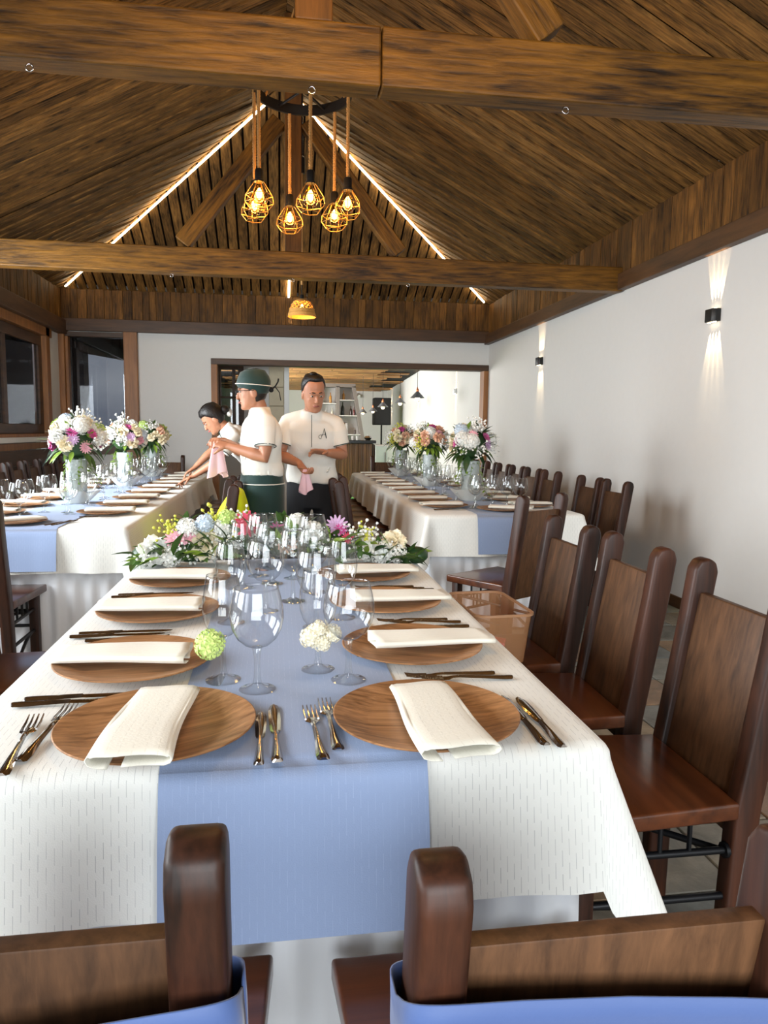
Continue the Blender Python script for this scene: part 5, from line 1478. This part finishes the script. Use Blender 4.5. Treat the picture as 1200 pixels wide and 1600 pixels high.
# ------------------------------------------------------------------ things of the bar room
slat_m = wood('bar_slat_wood', lin(52, 32, 20), lin(128, 86, 54), 'Z', fine=30, rough=.5, var=.35, stretch=.06)
b = thing('bar_counter', 'bar counter clad in brown upright slats with a black top', 'bar', (1.05, 14.6, 0))
O('carcass', G().box(-.95, .86, .03, .6, 0, 1.03).mesh('carcass', M['black']), b)
O('counter_top', G().box(-1.0, .92, -.05, .66, 1.03, 1.09).mesh('counter_top', plain('black_stone', lin(22, 26, 28), .2), bevel=.006), b)
sm = G().box(0, .052, 0, .024, .02, 1.02).mesh('slat', slat_m, bevel=.004, seg=1)
x = -.95
while x < .81:
    O('slat', sm, b, (x, rnd.uniform(0, .006), 0)); x += .056
for k in range(10): O('slat', sm, b, (.885, .03 + k * .056, 0), (0, 0, W90))
sh = thing('bottle_shelf', 'grey slant-sided shelf unit with white boards behind the bar', 'shelf', (1.3, 16.6, 0))
grey = plain('grey_wood', lin(126, 118, 112), .6, bump=.2, bscale=20)
def bar_(g, p, q, w_=.04, d_=.3):
    p, q = Vector(p), Vector(q); dx = (q - p).normalized(); n_ = Vector((dx.z, 0, -dx.x)) * w_
    v = [p - n_, p + n_, q + n_, q - n_]; v = [(a.x, 0, a.z) for a in v] + [(a.x, d_, a.z) for a in v]
    g.add(v, [(0, 1, 2, 3), (7, 6, 5, 4), (0, 4, 5, 1), (1, 5, 6, 2), (2, 6, 7, 3), (3, 7, 4, 0)])
for nm, p, q in (('side_panel', (.68, 0, .85), (.42, 0, 2.28)), ('side_panel', (-.68, 0, .85), (-.42, 0, 2.28)), ('top_rail', (-.46, 0, 2.3), (.46, 0, 2.3)), ('divider', (.06, 0, .85), (.06, 0, 2.28))):
    g = G(); bar_(g, p, q); O(nm, g.mesh(nm, grey, fix=True), sh)
O('back_panel', G().add([(-.66, .28, .85), (.66, .28, .85), (.42, .28, 2.28), (-.42, .28, 2.28), (-.66, .3, .85), (.66, .3, .85), (.42, .3, 2.28), (-.42, .3, 2.28)], [(0, 1, 2, 3), (7, 6, 5, 4), (0, 4, 5, 1), (1, 5, 6, 2), (2, 6, 7, 3), (3, 7, 4, 0)]).mesh('back_panel', M['white_wall']), sh)
O('base_cabinet', G().box(-.72, .72, 0, .32, 0, .85).mesh('base_cabinet', grey, bevel=.005), sh)
SHZ = (1.2, 1.63, 1.98)
for k, z in enumerate(SHZ):
    w_ = .68 - (z - .85) * .18 - .03
    O('shelf_board', G().box(.1, w_, .0, .28, z - .02, z).mesh('shelf_board', M['white_wall']), sh)
    O('shelf_board', G().box(-w_, .02, .0, .28, z - .1, z - .08).mesh('shelf_board', M['white_wall']), sh)
bprof = [(.001, 0), (.036, 0), (.038, .01), (.038, .17), (.03, .2), (.013, .225), (.012, .285), (.015, .287), (.015, .3), (.001, .3)]
def bottle(x, y, z, col, label, s=1.0):
    return tag(O('bottle', G().lathe(bprof, 16).mesh('bottle', plain('bottle_glass', lin(*col), .15), smooth=50), None, (x, y, z), (0, 0, 0), (s, s, s)), label, 'bottle', 'bottles on the bar shelf')
for k, (dx, zi, col, w_, s) in enumerate(((.18, 1, (32, 40, 38), 'tall dark bottle on the middle board of the bar shelf', 1.0), (.37, 1, (60, 44, 40), 'dark red bottle on the middle board of the bar shelf', .72), (.2, 2, (190, 140, 60), 'amber bottle on the top board of the bar shelf', .7),
                                          (.27, 0, (200, 70, 50), 'red bottle on the lowest board of the bar shelf', .8), (.12, 0, (90, 110, 96), 'grey green bottle on the lowest board of the bar shelf', .85), (.47, 0, (70, 50, 44), 'small brown bottle on the lowest board by the slanted side', .5), (.44, 1, (120, 60, 56), 'reddish bottle at the slanted side on the middle board', .6),)):
    bottle(1.3 + dx, 16.74, SHZ[zi], col, w_, s)
for k, (dx, zi, col) in enumerate(((-.1, 2, (186, 132, 60)), (-.2, 1, (190, 190, 186)), (-.06, 1, (200, 196, 180)))):
    bottle(1.3 + dx, 16.74, SHZ[zi] - .08, col, f'{("amber", "clear", "pale")[k]} bottle in the bay of the bar shelf behind the standing man', .8)
t = thing('steel_urn', 'brushed steel drink urn on the black bar top', 'urn', (1.33, 14.85, 1.091))
O('body', G().lathe([(.001, 0), (.1, 0), (.1, .05), (.092, .055), (.092, .33), (.085, .345), (.02, .355), (.001, .37)], 24).mesh('body', M['steel'], smooth=40), t)
O('tap', G().tube([(0, -.09, .09), (0, -.13, .09), (0, -.135, .06)], .008, 6).mesh('tap', M['black'], smooth=60), t)
for k in range(4):
    tag(O('cup', G().lathe([(.001, 0), (.028, 0), (.04, .08), (.037, .08), (.026, .005), (.001, .005)], 16).mesh('cup', M['screen_white'], smooth=50), None, (1.52 + .07 * (k % 2) + .02 * k, 14.8 + .09 * (k // 2), 1.091)), f'small white cup on the bar beside the steel urn, {ORD[k]} from it', 'cup', 'cups on the bar')
t = thing('metal_bowl', 'dark bowl with a bright lid at the open end of the bar', 'bowl', (1.83, 14.8, 1.091))
O('bowl', G().lathe([(.001, 0), (.05, 0), (.08, .05), (.074, .05), (.001, .01)], 20).mesh('bowl', M['black'], smooth=50), t)
O('lid', G().lathe([(.08, .05), (.06, .08), (.015, .09), (.012, .105), (.001, .106)], 20).mesh('lid', M['steel'], smooth=50), t)
t = thing('loudspeaker', 'black loudspeaker standing on a pole in the bar room', 'loudspeaker', (2.42, 17.0, 1.42))
O('cabinet', G().box(-.2, .2, -.17, .17, 0, .63).mesh('cabinet', M['speaker'], bevel=.02, seg=3), t)
O('grille', G().box(-.17, .17, -.18, -.165, .03, .6).mesh('grille', plain('speaker_grille', lin(16, 16, 18), .6, bump=.4, bscale=300), bevel=.006), t)
t = thing('speaker_stand', 'black tripod pole carrying the loudspeaker', 'stand', (2.42, 17.0, 0))
O('pole', G().tube([(0, 0, .1), (0, 0, 1.42)], .02, 10).mesh('pole', M['black']), t)
for k in range(3):
    a = 2 * PI * k / 3 + .4
    O('leg', G().tube([(0, 0, .7), (.42 * math.cos(a), .42 * math.sin(a), .02)], .014, 8).mesh('leg', M['black']), t)
t = thing('drinks_fridge', 'low pale fridge with grey front beside the bar counter', 'fridge', (2.12, 14.6, 0))
O('cabinet', G().box(-.16, .24, 0, .5, .03, 1.0).mesh('cabinet', M['screen_white'], bevel=.01), t)
O('door', G().box(-.155, .07, -.025, 0, .06, .98).mesh('door', plain('grey_enamel', lin(188, 196, 194), .35), bevel=.006), t)
O('handle', G().box(.03, .045, -.05, -.025, .6, .85).mesh('handle', M['steel']), t)
O('foot', G().box(-.15, .23, .02, .48, 0, .03).mesh('foot', M['black']), t)
# row of enamel pendant lamps
shade_m = plain('grey_enamel_shade', lin(122, 128, 134), .4, metal=.3)
copper = plain('copper', lin(190, 112, 72), .3, metal=.8)
pp = [(2.27, 11.8, 1.83, 'biggest, nearest the opening'), (2.37, 14.1, 1.83, 'second from the opening'), (2.16, 15.0, 1.78, 'third, before the loudspeaker'), (2.02, 15.5, 1.70, 'fourth'), (1.86, 16.0, 1.68, 'fifth, farthest by the shelf')]
for k, (x, y, z, w_) in enumerate(pp):
    s = (1, .95, .95, .8, .8)[k]
    t = thing('pendant_lamp', f'grey cone pendant lamp with copper neck in the bar room, {w_}', 'pendant lamp', (x, y, z), 0, 'cone pendants of the bar room')
    O('lamp_shade', G().lathe([(.022, .1), (.03, .09), (.115, .0), (.12, -.006), (.112, 0), (.028, .082), (.022, .085)], 28).mesh('lamp_shade', shade_m, smooth=40), t, (0, 0, 0), (0, 0, 0), (s,) * 3)
    O('neck', G().lathe([(.001, .1), (.024, .1), (.024, .13), (.012, .14), (.012, .16), (.004, .17), (.001, .17)], 16).mesh('neck', copper, smooth=40), t, (0, 0, 0), (0, 0, 0), (s,) * 3)
    O('bulb', G().ball((0, 0, -.012), .042, 12, 8).mesh('bulb', emit('lit_bulb', (1, .82, .5, 1), 5), smooth=180), t, (0, 0, 0), (0, 0, 0), (s,) * 3)
    O('cord', G().tube([(0, 0, .16 * s), (0, 0, 2.72 - (y - 10.15) * .0381 - .02 - z)], .004, 6).mesh('cord', M['black']), t)
t = thing('dome_camera', 'small black and white camera on the far wall above the loudspeaker', 'camera', (2.14, 19.49, 2.2))
O('bracket', G().box(-.05, .05, -.1, 0, -.04, .04).mesh('bracket', M['screen_white'], bevel=.01), t)
O('lens_ball', G().ball((-.1, -.12, .02), .05, 12, 8).mesh('lens_ball', M['black'], smooth=180), t)
# ------------------------------------------------------------------ lamps
def point(name, loc, power, color, r=.03):
    d = bpy.data.lights.new(name, 'POINT'); d.energy = power; d.color = color; d.shadow_soft_size = r
    o = bpy.data.objects.new(name, d); COL.objects.link(o); o.location = loc
    return o
AMB = (1.0, .62, .26)
ch = thing('chandelier', 'black ring chandelier with six jute ropes and caged amber bulbs', 'chandelier', (.157, 4.5, 3.25))
ring = G().lathe([(.27, -.03), (.285, -.03), (.285, .03), (.27, .03), (.27, -.03)], 48)
O('ring', ring.mesh('ring', M['black'], smooth=30), ch)
g = G()
for a in (0, PI / 3, 2 * PI / 3):
    g.tube([(0.275 * math.cos(a), 0.275 * math.sin(a), 0), (-0.275 * math.cos(a), -0.275 * math.sin(a), 0)], .008, 6)
O('cross_bar', g.mesh('cross_bar', M['black'], smooth=60), ch)
def rope_g(p, q, r=.011, n=8, pitch=.05):
    p, q = Vector(p), Vector(q); d = q - p; L_ = d.length; g = G()
    k = max(6, int(L_ / .014))
    for s in range(3):
        pts = []
        for i in range(k + 1):
            t = i / k; a = 2 * PI * (t * L_ / pitch + s / 3)
            pts.append(p + d * t + Vector((math.cos(a), math.sin(a), 0)) * r * .5)
        g.tube(pts, r * .6, 5)
    return g
rt_z = roof_z(HW) - 3.25
O('hanging_rope', rope_g((0, 0, .02), (-.02, 0, rt_z - .02), .014).mesh('hanging_rope', M['rope'], smooth=180), ch)
g = G()
for a in (.4, 2.5, 4.6): g.tube([(0.275 * math.cos(a), 0.275 * math.sin(a), .02), (-.01, 0, .55)], .006, 6)
O('hanging_cord', g.mesh('hanging_cord', M['rope'], smooth=60), ch)
# one caged bulb
def cage_g():
    g = G(); n = 6
    lv = [(.028, 0), (.078, -.075), (.083, -.115), (.05, -.155)]
    P = [[(r_ * math.cos(2 * PI * (k + .0 * i) / n), r_ * math.sin(2 * PI * (k + .0 * i) / n), z) for k in range(n)] for i, (r_, z) in enumerate(lv)]
    for k in range(n):
        for i in range(len(lv) - 1): g.tube([P[i][k], P[i + 1][k]], .0022, 5)
    for i in range(1, len(lv)):
        for k in range(n): g.tube([P[i][k], P[i][(k + 1) % n]], .0022, 5)
    return g
CAGE = cage_g().mesh('cage', M['brass'], smooth=60)
BULB = G().lathe([(.013, .0), (.014, -.02), (.03, -.045), (.043, -.075), (.042, -.095), (.028, -.118), (.001, -.124)], 20).mesh('bulb', M['bulb'], smooth=180)
FILA = G().tube([(0, 0, -.035), (.012, 0, -.06), (.0, .008, -.085), (-.012, 0, -.06), (0, -.006, -.04)], .006, 6).ball((0, 0, -.07), (.016, .016, .028), 10, 7).mesh('filament', M['filament'], smooth=180)
SOCK = G().lathe([(.001, .07), (.02, .07), (.024, .06), (.024, .012), (.03, .008), (.03, -.002), (.001, -.002)], 20).mesh('lamp_holder', M['black'], smooth=40)
def pend(a_x, a_y, z):
    """z: height of the holder below the ring"""
    O('rope', rope_g((a_x, a_y, 0), (a_x, a_y, z + .065)).mesh('rope', M['rope'], smooth=180), ch)
    h = O('lamp_holder', SOCK, ch, (a_x, a_y, z))
    O('bulb', BULB, h); O('filament', FILA, h); O('cage', CAGE, h, (0, 0, 0), (0, 0, rnd.uniform(0, 1)))
    point('bulb_light', (.157 + a_x, 4.5 + a_y, 3.25 + z - .075), 8, AMB, .035)
for x, y, z in ((-.255, -.11, -.565), (-.285, .02, -.59), (-.075, .27, -.58), (.03, -.285, -.615), (.20, .2, -.57), (.255, -.1, -.58)):
    pend(x, y, z)
# the same chandelier again over the head of the front table, above the picture's edge
c2 = dup(ch, (.157, 1.72, 3.3), 0, 'second ring chandelier of jute ropes over the head of the front table')
for x, y in ((-.2, -.1), (.0, .2), (.2, 0)):
    point('bulb_light', (.157 + x, 1.72 + y, 2.68), 11, AMB, .035)
# basket lamp hanging in front of the far fascia
bl = thing('pendant_lamp', 'woven basket pendant lamp glowing amber before the far fascia', 'pendant lamp', (.235, 7.12, 2.52))
BASK = plain('woven_straw', lin(206, 150, 74), .8, bump=.5, bscale=120, var=.25)
BASK.node_tree.nodes['Principled BSDF'].inputs['Transmission Weight'].default_value = 0.0
g = G()
prof = [(.012, .0), (.05, -.008), (.08, -.03), (.1, -.06), (.118, -.1), (.126, -.13), (.132, -.14), (.136, -.172)]
for i in range(len(prof) - 1):
    r0, z0 = prof[i]; r1, z1 = prof[i + 1]
    if 2 <= i <= 3:
        for k in range(12):   # open lattice of the waist
            a, b = 2 * PI * k / 12, 2 * PI * (k + 1) / 12
            g.tube([(r0 * math.cos(a), r0 * math.sin(a), z0), (r1 * math.cos(b), r1 * math.sin(b), z1)], .005, 5)
            g.tube([(r0 * math.cos(b), r0 * math.sin(b), z0), (r1 * math.cos(a), r1 * math.sin(a), z1)], .005, 5)
    else:
        g.lathe([(r0, z0), (r1, z1), (r1 - .004, z1), (r0 - .004, z0)], 28)
O('basket_shade', g.mesh('basket_shade', BASK, smooth=50), bl)
h = O('lamp_holder', SOCK, bl, (0, 0, -.02), (0, 0, 0), (.8, .8, .8))
O('bulb', BULB, h); O('filament', FILA, h)
O('cord', G().tube([(0, 0, 0), (0, 0, .14)], .004, 6).mesh('cord', M['black']), bl)
O('bamboo_sleeve', G().tube([(0, 0, .13), (0, 0, 1.15)], .012, 10).mesh('bamboo_sleeve', M['rope'], smooth=60), bl)
O('ceiling_cup', G().lathe([(.001, 1.14), (.03, 1.14), (.03, 1.28), (.012, 1.3), (.012, roof_z(HW) - 2.53), (.001, roof_z(HW) - 2.53)], 16).mesh('ceiling_cup', M['black'], smooth=40), bl)
g = G()
for k in range(3): g.tube([(-.1 - .004 * k, -.07, -.17), (-.103 - .012 * k, -.07, -.22), (-.095 - .012 * k, -.075, -.245)], .0015, 4)
O('loose_fringe', g.mesh('loose_fringe', M['rope']), bl)
point('basket_light', (.235, 7.12, 2.43), 7, AMB, .03)
# up and down wall lights
def sconce(y, z, label, k=1.0, far=False):
    s = thing('wall_sconce', label, 'wall lamp', (XR, y, z), 0, 'up and down wall lights')
    h = .042
    O('housing', G().rings([[(0, -.06, zz), (-.04, -.06, zz), (-.056, -.038, zz), (-.056, .038, zz), (-.04, .06, zz), (0, .06, zz)] for zz in (-h, h)]).mesh('housing', M['screen_white'] if far else M['black'], bevel=.004, fix=True, smooth=30), s)
    lens = emit('sconce_lens', (1, .8, .5, 1), 10)
    for sg in (-1, 1):
        for j in (-1, 0, 1):
            O('lens', G().lathe([(.001, .003), (.010, .003), (.012, 0)], 12).mesh('lens', lens), s, (-.026, j * .034, sg * (h + .001)), (0 if sg > 0 else PI, 0, 0))
        for j in ((-1.5, -.5, .5, 1.5) if not far else (0,)):
            d = bpy.data.lights.new('sconce_beam', 'SPOT'); d.energy = (27 if not far else 30) * k; d.color = (1, .76, .44)
            d.spot_size = R(17 if not far else 34); d.spot_blend = .5; d.shadow_soft_size = .004
            o = bpy.data.objects.new('sconce_beam', d); COL.objects.link(o)
            o.location = (XR - .014, y + j * .028, z + sg * (h + .008))
            o.rotation_euler = Vector((.06, j * .085, sg * 1.0)).to_track_quat('-Z', 'Y').to_euler()
    return s
sconce(4.63, 2.075, 'black up-and-down wall light on the white wall nearest the front')
sconce(7.92, 2.075, 'black up-and-down wall light on the white wall further back, small')
sconce(11.85, 1.95, 'white up-and-down wall light in the bar room nearest the opening', 1, True)
sconce(15.1, 1.94, 'white up-and-down wall light in the bar room, middle one', 1, True)
sconce(18.7, 1.93, 'white up-and-down wall light in the bar room beside the loudspeaker', 1, True)
